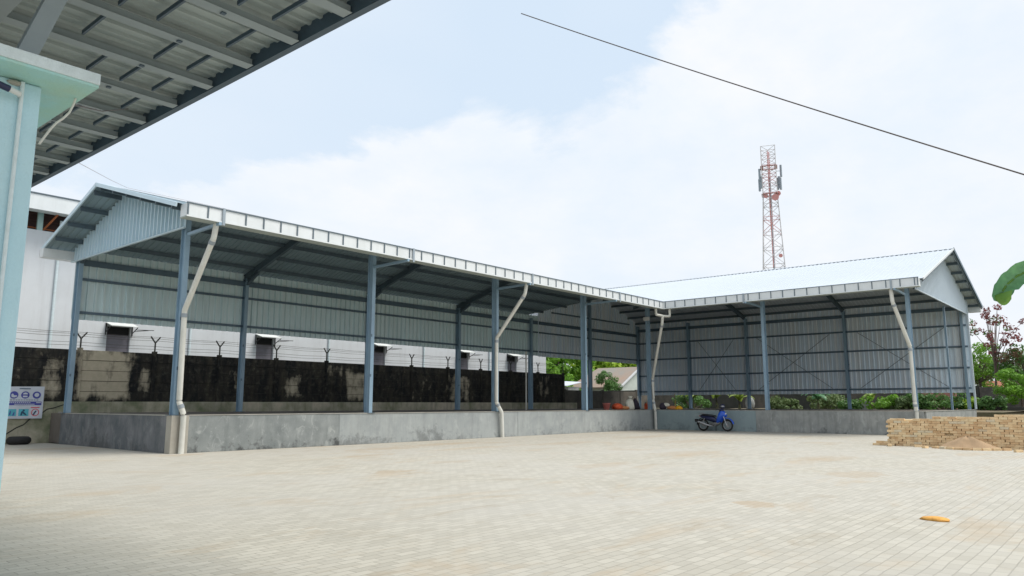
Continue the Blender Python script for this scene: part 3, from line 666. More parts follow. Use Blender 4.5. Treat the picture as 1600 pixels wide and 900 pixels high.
# discarded tyre
ty = MB(); n = 24
for i in range(n):
    pass
def torus(mb, c, Rr, r, ax='Y', n=24, m=10, arc=2 * pi):
    vs = []; fs = []
    for i in range(n):
        a = arc * i / n
        for k in range(m):
            b = 2 * pi * k / m; rr = Rr + r * cos(b); h = r * sin(b)
            p = (rr * cos(a), h, rr * sin(a)) if ax == 'Y' else ((rr * cos(a), rr * sin(a), h) if ax == 'Z' else (h, rr * cos(a), rr * sin(a)))
            vs.append(V(c) + V(p))
    for i in range(n):
        for k in range(m): fs.append((i * m + k, ((i + 1) % n) * m + k, ((i + 1) % n) * m + (k + 1) % m, i * m + (k + 1) % m))
    return mb.add(vs, fs, True)
torus(ty, (0, 0, .15), .26, .15, 'Z')
solo(ty, 'discarded_tyre', M['rubber'], (9.9, 32.6, 0), 'dark tyre lying below the safety board against the wall', 'tyre')

# ================================================================== near left building
W = thing('corner_building', 'pale blue painted building corner with concrete slab at the left edge', 'building', (1.5, 5.5, 0))
mb = MB().box((-9, 5.47, 0), (1.592, 20, 3.6)); mb.build('wall', M['aqua'], W, .012)
MB().box((-9, 5.2, 3.602), (1.845, 20, 3.62)).build('slab_underside', M['aqua_u'], W)
mb = MB().box((-9, 5.19, 3.622), (1.85, 20, 3.70)); mb.build('slab', M['aqua_w'], W, .006)
MB().box((-9, 5.455, 3.3), (1.0, 5.468, 3.6)).build('beam_band', M['aqua_u'], W)
MB().tube([(1.475, 5.452, 0), (1.475, 5.452, 3.59)], .013, 10).build('wall_pipe', M['aqua_w'], W)
mb = MB().ell((1.435, 5.46, 3.575), (.05, .02, .018), 10, 6); mb.build('plaster_scar', M['conc_t'], W)
# cctv
cc = thing('security_camera', 'white and black bullet camera under the blue slab', 'camera', (1.43, 5.40, 3.50))
MB().tube([(.02, -.01, -.018), (-.045, -.02, -.006)], .019, 14).build('body', M['white_y'], cc, 0, False)
MB().tube([(-.045, -.02, -.006), (-.12, -.03, .006)], .022, 14).build('hood', M['navy'], cc, 0, False)
MB().tube([(.02, -.01, -.018), (.032, .02, -.012), (.032, .069, -.01)], .007, 8).build('bracket', M['white_y'], cc, 0, False)
solo(MB().tube([(1.81, 5.5, 3.60), (1.80, 5.5, 3.555), (1.78, 5.5, 3.49), (1.74, 5.49, 3.43), (1.70, 5.48, 3.385), (1.665, 5.46, 3.33), (1.63, 5.45, 3.26), (1.60, 5.44, 3.20)], .008, 8), 'cable', M['pvc'], (0, 0, 0), 'white cable looping from the blue slab down to the building corner', 'cable')
# canopy
Cn = thing('metal_canopy', 'grey corrugated metal canopy seen from below at the upper left', 'canopy', (3, 10, 5.6))
mb = MB(); corr(mb, (-8, 2.0, 5.74), (0, 1, 0), (1, 0, 0), (0, 0, -1), 16.3, lambda a: 0, lambda a: 12.62, .21, .035); mb.build('roof_sheet', M['canopy'], Cn)
MB().add([(-8, 2, 5.79), (4.62, 2, 5.79), (4.62, 18.3, 5.79), (-8, 18.3, 5.79)], [(0, 1, 2, 3)]).build('roof_top', M['roof_out'], Cn)
for k in range(18):
    y = 2.25 + k * .955
    MB().prism([(-.075, -.04), (.075, -.04), (.075, -.034), (.045, -.034), (.045, .05), (-.045, .05), (-.045, -.034), (-.075, -.034)], (-8, y, 5.60), (4.50, y, 5.60)).build('purlin', M['canopy_s'], Cn)
for x in (2.9, 3.3, 3.70, 4.11):
    for k in range(17):
        if (k + int(x * 10)) % 3 == 0 and x < 4: continue
        y = 2.25 + k * .955
        MB().beam((x, y + .15, 5.64), (x, y + .80, 5.64), .025, .05).build('bridging_bar', M['canopy_d'], Cn)
MB().box((4.52, 2, 5.56), (4.60, 18.3, 5.76)).build('edge_beam', M['canopy_d'], Cn)
for k in range(17):
    y = 2.25 + k * .955; MB().box((3.6, y - .025, 5.545), (3.65, y + .025, 5.557)).build('cleat', M['canopy_d'], Cn)
for x in (2.0, -4.0): MB().beam((x, 2.0, 5.44), (x, 18.3, 5.44), .14, .18).build('main_beam', M['canopy_s'], Cn)
for y in (5.8, 17.8):
    for xa, xb in ((-4, -4), (1.5, 2.0)): MB().beam((xa, y, 3.71), (xb, y, 5.35), .12, .12, (0, 1, 0)).build('support_post', M['canopy_s'], Cn)
solo(MB().tube([(1.84, 5.6, 3.59), (2.6, 7.2, 4.2), (3.3, 8.8, 4.85), (4.1, 10.43, 5.55)], .006, 6), 'dark_cable', M['wire'], (0, 0, 0), 'dark cable running from the blue slab up to the canopy', 'cable')

# ================================================================== objects
# motorcycle, local x forward
bk = thing('motorcycle', 'blue underbone motorcycle with black seat parked against the dock wall', 'motorcycle', (39.62, 18.62, 0), R(-94))
bk.scale = (1.19, 1.19, 1.19)
def wheel(cx, rim_r):
    wv = MB(); torus(wv, (cx, 0, .29), .245, .045); t_ = wv.build('wheel', M['rubber'], bk, 0, False)
    r_ = MB(); torus(r_, (cx, 0, .29), .195, .014, n=24, m=6)
    for k in range(18):
        a = 2 * pi * k / 18; r_.tube([(cx, 0, .29), (cx + .195 * cos(a), .0, .29 + .195 * sin(a))], .0035, 4, False)
    r_.tube([(cx, -.05, .29), (cx, .05, .29)], .045, 12); r_.build('rim', M['chrome'], t_, 0, False)
    d = MB().tube([(cx, .055, .29), (cx, .062, .29)], .095 if cx > 0 else .05, 16); d.build('brake_disc', M['chrome'], t_, 0, False)
wheel(.62, .2); wheel(-.62, .2)
def loft(mb, secs):
    """secs: list of (x, z, half width, half height)"""
    n = 12; vs = []; fs = []
    for (x, z, a, b) in secs:
        for k in range(n): th = 2 * pi * k / n; vs.append((x, a * cos(th), z + b * sin(th)))
    for i in range(len(secs) - 1):
        for k in range(n): fs.append((i * n + k, i * n + (k + 1) % n, (i + 1) * n + (k + 1) % n, (i + 1) * n + k))
    mb.add(vs, fs, True); mb.add(vs[:n], [tuple(range(n))[::-1]]); mb.add(vs[-n:], [tuple(range(n))]); return mb
m_ = MB(); loft(m_, [(-.72, .74, .05, .02), (-.60, .76, .11, .045), (-.35, .75, .13, .05), (-.1, .72, .11, .05), (.06, .70, .06, .03)]); m_.build('seat', M['seat'], bk, 0, False)
m_ = MB(); loft(m_, [(-.78, .70, .03, .03), (-.6, .66, .10, .08), (-.3, .60, .12, .12), (0.0, .54, .11, .12), (.12, .46, .07, .08)]); m_.build('tail_body', M['navy'], bk, 0, False)
m_ = MB()   # leg shield and front cowl
loft(m_, [(.06, .44, .03, .06), (.14, .50, .12, .15), (.26, .66, .19, .24), (.38, .76, .17, .24), (.50, .78, .11, .15), (.60, .74, .05, .06)]); m_.build('leg_shield', M['blue'], bk, 0, False)
m_ = MB(); loft(m_, [(.26, .95, .05, .05), (.33, .97, .11, .09), (.42, .95, .10, .08), (.48, .92, .04, .04)]); m_.build('handlebar_cowl', M['navy'], bk, 0, False)
m_ = MB(); m_.ell((.56, 0, .80), (.04, .07, .05)); m_.build('headlight', M['lens'], bk, 0, False)
fd = MB(); vs = []; fs = []; n = 12
for i in range(n + 1):
    a = R(10 + 150 * i / n)
    for s_, rr in ((-.06, .315), (-.045, .34), (.045, .34), (.06, .315)): vs.append((.62 + rr * cos(a), s_, .29 + rr * sin(a)))
for i in range(n):
    for k in range(3): fs.append((i * 4 + k, i * 4 + k + 1, (i + 1) * 4 + k + 1, (i + 1) * 4 + k))
fd.add(vs, fs, True); fd.build('front_fender', M['blue'], bk, 0, False)
rf = MB(); vs = []; fs = []
for i in range(n + 1):
    a = R(60 + 120 * i / n)
    for s_, rr in ((-.06, .32), (-.045, .335), (.045, .335), (.06, .32)): vs.append((-.62 + rr * cos(a), s_, .29 + rr * sin(a)))
for i in range(n):
    for k in range(3): fs.append((i * 4 + k, i * 4 + k + 1, (i + 1) * 4 + k + 1, (i + 1) * 4 + k))
rf.add(vs, fs, True); rf.box((-1.02, -.07, .42), (-.93, .07, .56)); rf.build('rear_fender', M['black'], bk, 0, False)
for s_ in (-.075, .075): MB().tube([(.62, s_, .29), (.47, s_, .72), (.40, s_, .88)], .022, 8).build('fork', M['chrome'], bk, 0, False)
MB().tube([(.28, -.32, 1.02), (.33, -.12, .98), (.35, 0, .97), (.33, .12, .98), (.28, .32, 1.02)], .016, 8).build('handlebar', M['black'], bk, 0, False)
for s_ in (-1, 1):
    q = MB().tube([(.30, s_ * .22, 1.0), (.28, s_ * .27, 1.14)], .007, 6); q.ell((.27, s_ * .28, 1.18), (.02, .065, .045)); q.build('mirror', M['black'], bk, 0, False)
m_ = MB(); loft(m_, [(-.12, .33, .10, .09), (.05, .34, .12, .10), (.18, .36, .08, .07), (.28, .40, .05, .05)]); m_.box((-.25, -.04, .28), (.12, .04, .40)); m_.build('engine', M['engine'], bk, 0, False)
MB().tube([(.10, -.10, .30), (-.05, -.13, .24), (-.25, -.15, .27), (-.35, -.16, .30), (-.80, -.17, .44)], [.02, .02, .025, .045, .05], 12).build('exhaust', M['chrome'], bk, 0, False)
MB().tube([(-.62, -.11, .29), (-.15, -.10, .32)], .028, 6).build('swing_arm', M['engine'], bk, 0, False)
for s_ in (-1, 1): MB().tube([(-.60, s_ * .12, .30), (-.48, s_ * .13, .60)], .022, 8).build('shock_absorber', M['chrome'], bk, 0, False)
m_ = MB(); m_.tube([(-.15, 0, .46), (.2, 0, .44), (.38, 0, .62), (.42, 0, .9)], .03, 8); m_.tube([(-.6, 0, .6), (-.15, 0, .46)], .025, 8); m_.build('frame', M['black'], bk, 0, False)
MB().tube([(-.02, .10, .28), (-.10, .24, .02)], .012, 6).build('kick_stand', M['black'], bk, 0, False)
MB().tube([(.02, -.22, .27), (.02, .22, .27)], .015, 6).build('foot_peg', M['black'], bk, 0, False)
q = MB().tube([(-.55, -.10, .80), (-.78, -.08, .83), (-.78, .08, .83), (-.55, .10, .80)], .012, 6); q.build('grab_rail', M['chrome'], bk, 0, False)
MB().box((-.80, -.05, .68), (-.76, .05, .73)).build('tail_light', M['redlens'], bk, .006, False)
MB().box((-1.03, -.08, .46), (-1.025, .08, .54)).build('number_plate', M['black'], bk, 0, False)
hm = MB().ell((0, 0, 0), (.15, .13, .14), 16, 10, None, -.65)
hm_o = thing('helmet', 'dark helmet hanging on the motorcycle mirror', 'helmet', (39.58, 18.12, 1.36))
hm.build('shell', M['navy'], hm_o, 0, False); MB().ell((-.06, -.02, .01), (.115, .115, .07), 14, 8).build('visor', M['chrome'], hm_o, 0, False)

# block pile
BR = [M['brick'], M['brick2'], M['brick3'], M['brick4']]
protos = []
for i in range(12):
    mb = MB(); L, D, Hh = .242, .118, .078
    j_ = lambda: random.uniform(-.006, .006)
    c = [(sx_ * L / 2 + j_(), sy_ * D / 2 + j_(), sz_ * Hh + j_() * .4) for sz_ in (0, 1) for sx_, sy_ in ((-1, -1), (1, -1), (1, 1), (-1, 1))]
    mb.add(c, [(0, 3, 2, 1), (4, 5, 6, 7), (0, 1, 5, 4), (1, 2, 6, 5), (2, 3, 7, 6), (3, 0, 4, 7)])
    me = bpy.data.meshes.new('tan_block'); me.from_pydata([tuple(p) for p in mb.v], [], mb.f); me.materials.append(random.choice([BR[0], BR[0], BR[1], BR[1], BR[2], BR[3]]) if i > 3 else BR[i]); protos.append(me)
nb = 0
def brick(x, y, z, rz=pi / 2, lab='tan building block stacked in the long pile beside the dock', grp='tan blocks stacked in the pile', ends=False):
    global nb
    o = bpy.data.objects.new('tan_block', random.choice(protos)); COL.objects.link(o); o.location = (x, y, z)
    o.rotation_euler = (0, 0, rz + random.uniform(-.04, .04)); tag(o, lab, 'block', grp); nb += 1
for row in range(14):
    z = row * .082
    off = .125 * (row % 2)
    for k in range(21):
        y = 7.36 - off - k * .2525 + random.uniform(-.012, .012)
        maxrow = (12 if y > 6.0 else (13 if y > 4.0 else 14)) - (random.random() < .15)
        if row >= maxrow: continue
        if random.random() < .018 and 2 < row < 9: continue
        if y > 7.0 and row == 9 and False: continue
        brick(30.26 + random.uniform(-.022, .022), y, z)
for k in range(3): brick(30.22, 7.85 - k * .25 + .02, 0, lab='tan block on the low step at the left foot of the pile', grp='blocks at the low left step'); 
for k in range(2): brick(30.26, 7.75 - k * .25, .082, lab='tan block on the low step at the left foot of the pile', grp='blocks at the low left step')
ms = MB(); rnd = random.Random(3)
for k in range(22):
    for q in range(6):
        y = 7.34 - k * .2525; x = 30.45 + q * .25; h = (.95 if y > 6 else 1.045 if y > 4 else 1.14) - rnd.choice((.0, .0, .0, .082)) - .006
        ms.box((x - .118, y - .12, 0), (x + .118, y + .12, h))
mo = ms.build('block_stack_core', M['brick2']); mo['kind'] = 'stuff'; mo['label'] = 'rest of the tan blocks massed behind the front of the pile'; mo['category'] = 'blocks'
for k in range(9):
    t_ = k / 8; x = 29.35 - .55 * sin(pi * t_) ; y = 5.75 - t_ * 2.05
    brick(x, y, 0, math.atan2(-2.05, -.55 * pi * cos(pi * t_)) , lab='tan block lying in the edging row in front of the sand heap', grp='edging blocks round the sand heap')
for k, (x, y, a) in enumerate(((29.7, 7.3, .4), (29.85, 6.4, 1.9), (28.6, 3.3, 2.4), (29.4, 3.0, .9), (29.2, 6.05, 2.9))): brick(x, y, 0, a, ('loose tan block lying by the left step of the pile', 'loose tan block lying just left of the sand heap, near the pile', 'loose tan block lying in front of the right end of the edging row', 'loose tan block lying right of the sand heap', 'loose tan block lying at the left tip of the edging row')[k], 'loose blocks round the sand heap')
# sand heap
vs = []; fs = []; n, m = 36, 12
for i in range(m + 1):
    r_ = i / m
    for k in range(n):
        a = 2 * pi * k / n; rr = r_ * (1 + .10 * sin(3 * a + 1) + .05 * sin(7 * a))
        z = .38 * (.5 + .5 * cos(pi * r_)) ** .85 * (1 + .08 * sin(5 * a) + .06 * sin(2 * a + 1)) + .03 * random.random() * (r_ < .98) 
        vs.append((rr * .62 * cos(a), rr * 1.05 * sin(a), z))
for i in range(m):
    for k in range(n): fs.append((i * n + k, (i + 1) * n + k, (i + 1) * n + (k + 1) % n, i * n + (k + 1) % n))
solo(MB().add(vs, fs, True), 'sand_heap', M['sand'], (29.62, 4.85, 0), 'small heap of brown sand against the block pile', 'sand heap')

# things left on the dock
def lump(name, m, loc, r, label, cat, seed=1, flat=.75):
    rnd = random.Random(seed); mb = MB(); n, q = 18, 10; vs = []; fs = []
    for i in range(q + 1):
        th = pi * i / q
        for k in range(n):
            a = 2 * pi * k / n; f = 1 + .13 * sin(3 * a + seed) * sin(th) + .09 * sin(7 * a + 2 * th * seed) + rnd.uniform(-.05, .05)
            z = cos(th) * r[2]; z = max(z, -r[2] * flat)
            vs.append((sin(th) * cos(a) * r[0] * f, sin(th) * sin(a) * r[1] * f, z + r[2] * flat))
    for i in range(q):
        for k in range(n): fs.append((i * n + k, (i + 1) * n + k, (i + 1) * n + (k + 1) % n, i * n + (k + 1) % n))
    return solo(mb.add(vs, fs, True), name, m, loc, label, cat)
DZ = 1.17
# bucket
bkt = thing('bucket', 'pink plastic bucket on the dock left of the orange sheet', 'bucket', (36.9, 24.0, DZ))
n = 20; vs = []; fs = []
for r_, z in ((.15, 0), (.22, .36), (.24, .36), (.24, .38), (.20, .38), (.14, .03)):
    for k in range(n): vs.append((r_ * cos(2 * pi * k / n), r_ * sin(2 * pi * k / n), z))
for i in range(5):
    for k in range(n): fs.append((i * n + k, i * n + (k + 1) % n, (i + 1) * n + (k + 1) % n, (i + 1) * n + k))
fs.append(tuple(range(5 * n, 6 * n))[::-1]); fs.append(tuple(range(n))[::-1])
MB().add(vs, fs, True).build('pail', M['pink'], bkt, 0, False)
MB().tube([(.23 * cos(a), .02, .36 - .16 * sin(a)) for a in [pi * i / 10 for i in range(11)]], .006, 6).build('handle', M['pvc'], bkt, 0, False)
lump('plastic_sheet', M['orange'], (38.05, 24.0, DZ), (.36, .3, .22), 'crumpled red orange plastic sheet on the dock beside the bucket', 'plastic sheet', 3)
lump('tan_cloth', M['tan_c'], (38.80, 24.05, DZ), (.40, .3, .13), 'flat orange tan cloth between the red sheet and the white sack', 'cloth', 4)
# sack
sk = thing('sack', 'white woven sack tied at the top, standing on the dock near the corner', 'sack', (39.62, 24.1, DZ))
mb = MB(); n = 18; rnd = random.Random(5); secs = [(0, .26), (.08, .33), (.25, .34), (.42, .31), (.55, .24), (.62, .13), (.66, .09), (.74, .13), (.80, .16)]; vs = []; fs = []
for z, r_ in secs:
    for k in range(n): a = 2 * pi * k / n; f = 1 + .09 * sin(4 * a + z * 6) + rnd.uniform(-.04, .04); vs.append((r_ * f * cos(a) + (.08 if z > .6 else 0), r_ * .8 * f * sin(a), z))
for i in range(len(secs) - 1):
    for k in range(n): fs.append((i * n + k, i * n + (k + 1) % n, (i + 1) * n + (k + 1) % n, (i + 1) * n + k))
fs.append(tuple(range((len(secs) - 1) * n, len(secs) * n))); mb.add(vs, fs, True); mb.build('bag', M['sack'], sk, 0, False)
mb = MB(); torus(mb, (.07, 0, .655), .1, .016, 'Z', 16, 6); mb.build('tie', M['darkcloth'], sk, 0, False)
mb = MB(); loft(mb, [(-.22, .30, .10, .30), (-.12, .36, .16, .34), (.05, .28, .17, .27), (.2, .16, .15, .15), (.36, .07, .08, .06)])
solo(mb, 'dark_bag', M['darkcloth'], (40.45, 24.15, DZ), 'slumped dark cloth bag leaning beside the white sack', 'bag')
solo(MB().tube([(0, 0, 0), (0.02, .1, .82)], .05, 12), 'pipe_offcut', M['pvc'], (40.95, 24.25, DZ), 'short white pipe upright against the corner post beside the dark bag', 'pipe')
jc = thing('jerrycan', 'orange jerrycan behind the corner downpipe on the dock', 'jerrycan', (41.8, 24.1, DZ))
MB().box((-.14, -.2, 0), (.14, .2, .36)).build('body', M['orange'], jc, .04, False)
MB().tube([(0, -.12, .36), (0, -.1, .44), (0, .08, .44), (0, .1, .36)], .02, 8).build('handle', M['tan_c'], jc, 0, False)
MB().tube([(0, .16, .35), (0, .16, .43)], .035, 10).build('cap', M['black'], jc, 0, False)
lump('dark_bundle', M['darkcloth'], (41.2, 22.72, DZ), (.22, .20, .24), 'dark bundle with pale top on the dock right of the corner', 'bundle', 6)
lump('pale_rag', M['sack'], (41.28, 22.55, DZ + .16), (.18, .22, .14), 'pale rag draped over the dark bundle', 'rag', 7)
lump('tan_rag', M['tan_c'], (41.2, 22.05, DZ), (.22, .32, .13), 'folded tan cloth beside the yellow hard hat', 'cloth', 8)
hh = thing('hard_hat', 'yellow hard hat lying on the dock right of the corner', 'hard hat', (41.1, 21.6, DZ))
MB().ell((0, 0, .02), (.20, .24, .22), 16, 10, None, 0).build('shell', M['yellow'], hh, 0, False)
MB().ell((-.05, 0, .02), (.28, .30, .015), 16, 6).build('brim', M['yellow'], hh, 0, False)
solo(MB().tube([(0, 0, 0), (0.02, 0, .45), (0, .02, .95)], .03, 8), 'bamboo_stick', M['bamboo'], (41.6, 22.1, DZ), 'tan bamboo stick standing behind the yellow hard hat', 'stick')
lump('orange_cloth', M['tan_y'], (11.28, 2.28, 0), (.11, .17, .04), 'small orange yellow cloth lying on the pavers at the lower right', 'cloth', 9, .3)
# grey stump / pier behind the right shed
mb = MB(); loft(mb, [(-.3, .5, .25, .5), (-.1, .5, .34, .52), (.1, .48, .34, .5), (.3, .42, .2, .42)])
solo(mb, 'concrete_ring', M['conc_w'], (56, 23.4, 1.05), 'grey concrete drum behind the right shed beside a dark gap', 'concrete drum')

# ================================================================== tower
T = thing('cell_tower', 'tall red and white lattice cell tower far behind the right shed', 'tower', (187, 70, 0))
def hw(z): return 4.3 - (4.3 - 1.75) * min(z, 55) / 55
bands = []
zs = [0, 7, 14, 20, 26, 31.5, 36.5, 41, 45, 49, 52.5, 55.5, 58, 60.5, 63, 65.5, 68]
wh = MB(); rd = MB(); ca, sa = cos(R(20)), sin(R(20))
def tp(i, z):
    s_ = [(-1, -1), (1, -1), (1, 1), (-1, 1)][i % 4]; h = hw(z); x, y = s_[0] * h, s_[1] * h
    return (187 + x * ca - y * sa, 70 + x * sa + y * ca, z)
for q, (a, b) in enumerate(zip(zs, zs[1:])):
    isr = q in (3, 8, 12); bd = MB()
    for i in range(4):
        bd.tube([tp(i, b), tp(i + 1, b)], .07, 4, False)
        bd.tube([tp(i, a), tp(i + 1, b)], .065, 4, False); bd.tube([tp(i + 1, a), tp(i, b)], .065, 4, False)
    bd.build('brace_band', M['tred'] if isr else M['twhite'], T)
for i in range(4): MB().tube([tp(i, z) for z in zs], .11, 5, False).build('tower_leg', M['twhite'], T)
mb = MB()
for o_ in (-.5, .5):
    mb.beam((187 + o_, 70, 36), (187 + o_, 70, 46), .16, .16, (0, 1, 0)); mb.beam((187 + o_, 70, 53), (187 + o_, 70, 67), .2, .2, (0, 1, 0)); mb.beam((187 + o_, 70, 46), (187 + o_, 70, 53), .24, .24, (0, 1, 0))
for k in range(54): mb.beam((186.5, 70, 36 + k * .56), (187.5, 70, 36 + k * .56), .05, .06)
mb.build('cable_ladder', M['tred'], T)
mb = MB(); mb.beam((187, 70, 0), (187, 70, 60), .5, .3, (0, 1, 0)); mb.build('feeder_cables', M['tgrey'], T)
for dx, dy, z in ((-1.6, 1.6, 58.5), (-1.0, 2.3, 58), (1.3, -2.0, 58.5), (1.7, -1.5, 58.3), (1.0, -2.5, 58), (-1.9, 1.8, 60.5), (1.4, -2.6, 61.5)):
    p = MB().box((187 + dx - .22, 70 + dy - .22, z - 1.6), (187 + dx + .22, 70 + dy + .22, z + 1.6)); p.beam((187 + dx * .6, 70 + dy * .6, z), (187 + dx, 70 + dy, z), .1, .1); p.build('panel_antenna', M['tgrey'], T)
for dx, dy, z, r_ in ((-.9, -1.6, 54, .9), (-1.5, .6, 54.6, .6), (.3, -1.9, 55.2, .7), (-1.6, -2.4, 38.5, .5)):
    MB().tube([(187 + dx, 70 + dy, z), (187 + dx - .5, 70 + dy - .2, z)], [r_ * .4, r_], 12).build('dish', M['tred'], T)
for z in (62.6, 55.2):
    mb = MB()
    for i in range(4): mb.beam(tp(i, z), tp(i + 1, z), .7, .12)
    mb.build('platform', M['tred'], T)

# cables in the air
def sag(a, b, s_, n=24): return [(a[0] + (b[0] - a[0]) * t_, a[1] + (b[1] - a[1]) * t_, a[2] + (b[2] - a[2]) * t_ - s_ * 4 * t_ * (1 - t_)) for t_ in [i / n for i in range(n + 1)]]
solo(MB().tube(sag((14, 11.5, 11.55), (14, -3, 2.62), .10), .013, 6), 'overhead_cable', M['wire'], (0, 0, 0), 'dark overhead cable crossing the sky at the upper right', 'cable')
solo(MB().tube([(4.7, 14.2, 5.80), (8, 21.1, 7.55), (10.95, 27.35, 9.19), (13.5, 27.4, 9.2), (17, 27.4, 9.18)], .006, 4), 'thin_wire', M['lwire'], (0, 0, 0), 'thin pale wire from the canopy to the long shed roof', 'wire')

# ================================================================== planting
def leaves(mb, centers, per, s, rnd, spread, flatten=.75):
    for c, rr in centers:
        for _ in range(per):
            while True:
                d = V((rnd.uniform(-1, 1), rnd.uniform(-1, 1), rnd.uniform(-1, 1)))
                if d.length <= 1: break
            d = d.normalized() * (d.length ** .45)
            p = V(c) + V((d.x * rr, d.y * rr, d.z * rr * flatten))
            nrm = (d + V((rnd.uniform(-.9, .9), rnd.uniform(-.9, .9), rnd.uniform(-.3, 1.0)))).normalized()
            a = nrm.cross(V((rnd.uniform(-1, 1), rnd.uniform(-1, 1), rnd.uniform(-1, 1)))).normalized(); b = nrm.cross(a)
            k = s * rnd.uniform(.6, 1.35)
            mb.add([p - a * k * .5, p + b * k * .30, p + a * k * .55, p - b * k * .30], [(0, 1, 2, 3)])
    return mb
def tree(name, loc, h, crown, lm, label, cat='tree', nclump=34, per=60, s=.22, seed=1, trunk=.13, crown_r=1.6, base_f=.35, group=None, squash=.8, clump_r=.42, extra=None, lean=(0, 0)):
    rnd = random.Random(seed); t_ = thing(name, label, cat, loc, 0, group)
    top = V((lean[0], lean[1], h * .62)); tr = MB()
    tr.tube([(0, 0, -.3), (lean[0] * .3 + .05, lean[1] * .3, h * .25), (lean[0] * .7, lean[1] * .7 + .05, h * .45), tuple(top)], [trunk, trunk * .8, trunk * .62, trunk * .4], 8)
    cs = []
    cz = h - crown_r * squash
    for i in range(nclump):
        while True:
            d = V((rnd.uniform(-1, 1), rnd.uniform(-1, 1), rnd.uniform(-1, 1)))
            if .25 < d.length <= 1: break
        c = V((lean[0] + d.x * crown_r, lean[1] + d.y * crown_r, cz + d.z * crown_r * squash))
        c.z = max(c.z, h * base_f * .6); cs.append((c, clump_r * crown_r * rnd.uniform(.55, 1.1) * .8))
        if i % 2 == 0:
            st = V((lean[0] * .6, lean[1] * .6, h * rnd.uniform(.3, .58))); md = (st + c) / 2 + V((0, 0, .12 * h * rnd.random()))
            tr.tube([st, md, c], [trunk * .4, trunk * .25, trunk * .08], 5, False)
    tr.build('trunk', M['bark'], t_, 0, False)
    if extra:
        k = int(len(cs) * extra[1]); leaves(MB(), cs[:k], per, s, rnd, 1).build('crown', extra[0], t_, 0, False); cs = cs[k:]
    leaves(MB(), cs, per, s, rnd, 1).build('crown', lm, t_, 0, False)
    return t_
def bleaf(mb, base, az, L, wd, rise, droop, n=12, tear=True, rnd=random):
    d = V((cos(az), sin(az), 0)); sdv = V((-sin(az), cos(az), 0)); vs = []; fs = []; pts = []
    p = V(base); ang = rise
    for i in range(n + 1):
        t_ = i / n; pts.append((p.copy(), ang)); p = p + (d * cos(ang) + V((0, 0, 1)) * sin(ang)) * (L / n); ang -= droop / n * (.5 + t_)
    for i, (p, a) in enumerate(pts):
        t_ = i / n; wv = wd * (sin(pi * min(1, t_ * .93 + .06)) ** .6) * (1 if not tear or i % 2 else rnd.uniform(.72, 1.0))
        up = V((0, 0, 1)) * cos(a) - d * sin(a)
        vs += [p - sdv * wv + up * wv * -.25, p - sdv * wv * .5 + up * wv * .12, p, p + sdv * wv * .5 + up * wv * .12, p + sdv * wv - up * wv * .25]
    for i in range(n):
        for k in range(4): fs.append((i * 5 + k, i * 5 + k + 1, (i + 1) * 5 + k + 1, (i + 1) * 5 + k))
    mb.add(vs, fs, True); return pts
def banana(loc, h, nl, L, label, seed, group='banana plants behind the right shed', m=None):
    rnd = random.Random(seed); t_ = thing('banana_plant', label, 'banana plant', loc, 0, group)
    MB().tube([(0, 0, -.2), (.03, 0, h * .5), (0, .03, h)], [.13, .10, .06], 8).build('stem', M['stem'], t_, 0, False)
    for k in range(nl):
        mb = MB(); az = 2 * pi * k / nl + rnd.uniform(-.3, .3)
        pts = bleaf(mb, (0, 0, h), az, L * rnd.uniform(.8, 1.1), .22, rnd.uniform(.7, 1.25), rnd.uniform(1.6, 2.4), rnd=rnd)
        mb.tube([p for p, a in pts], .014, 5, False)
        mb.build('leaf', m or M['banana'], t_, 0, False)
# banana plants and bushes seen under the right shed's rear wall
for i, (x, y, h, nl, L, lab) in enumerate(((56.6, 28.4, 1.0, 9, 1.8, 'banana plant with yellowish leaves behind the hard hat, left of the motorcycle'), (56.8, 26.5, 1.0, 9, 1.8, 'banana plant behind the motorcycle, above its seat'),
        (57.5, 24.9, .8, 9, 1.4, 'low banana plant left of the grey drum'), (56.6, 18.5, .85, 9, 1.5, 'single bright banana plant in the first bay right of the shed post'), (58.5, 15.4, .9, 7, 1.4, 'banana plant just left of the dark back post'))):
    banana((x, y, 1.0), h, nl, L, lab, 20 + i, m=M['banana'] if i not in (3,) else M['banana_n'])
def bush(loc, r, m, label, seed, per=70, s=.2, n=16, group=None, sq=.8):
    rnd = random.Random(seed); t_ = thing('bush', label, 'bush', loc, 0, group)
    cs = []
    st = MB()
    for i in range(n):
        a = rnd.uniform(0, 2 * pi); q = rnd.random() ** .5 * r; c = V((cos(a) * q, sin(a) * q, rnd.uniform(.25, 1) * r * sq * 1.2)); cs.append((c, r * .38 * rnd.uniform(.6, 1.2)))
        st.tube([(0, 0, -.1), c * .6 + V((0, 0, .05)), c], [.03, .02, .008], 4, False)
    st.build('stems', M['bark'], t_, 0, False); leaves(MB(), cs, per, s, rnd, 1).build('foliage', m, t_, 0, False)
G_ = 'bushes behind the right shed'
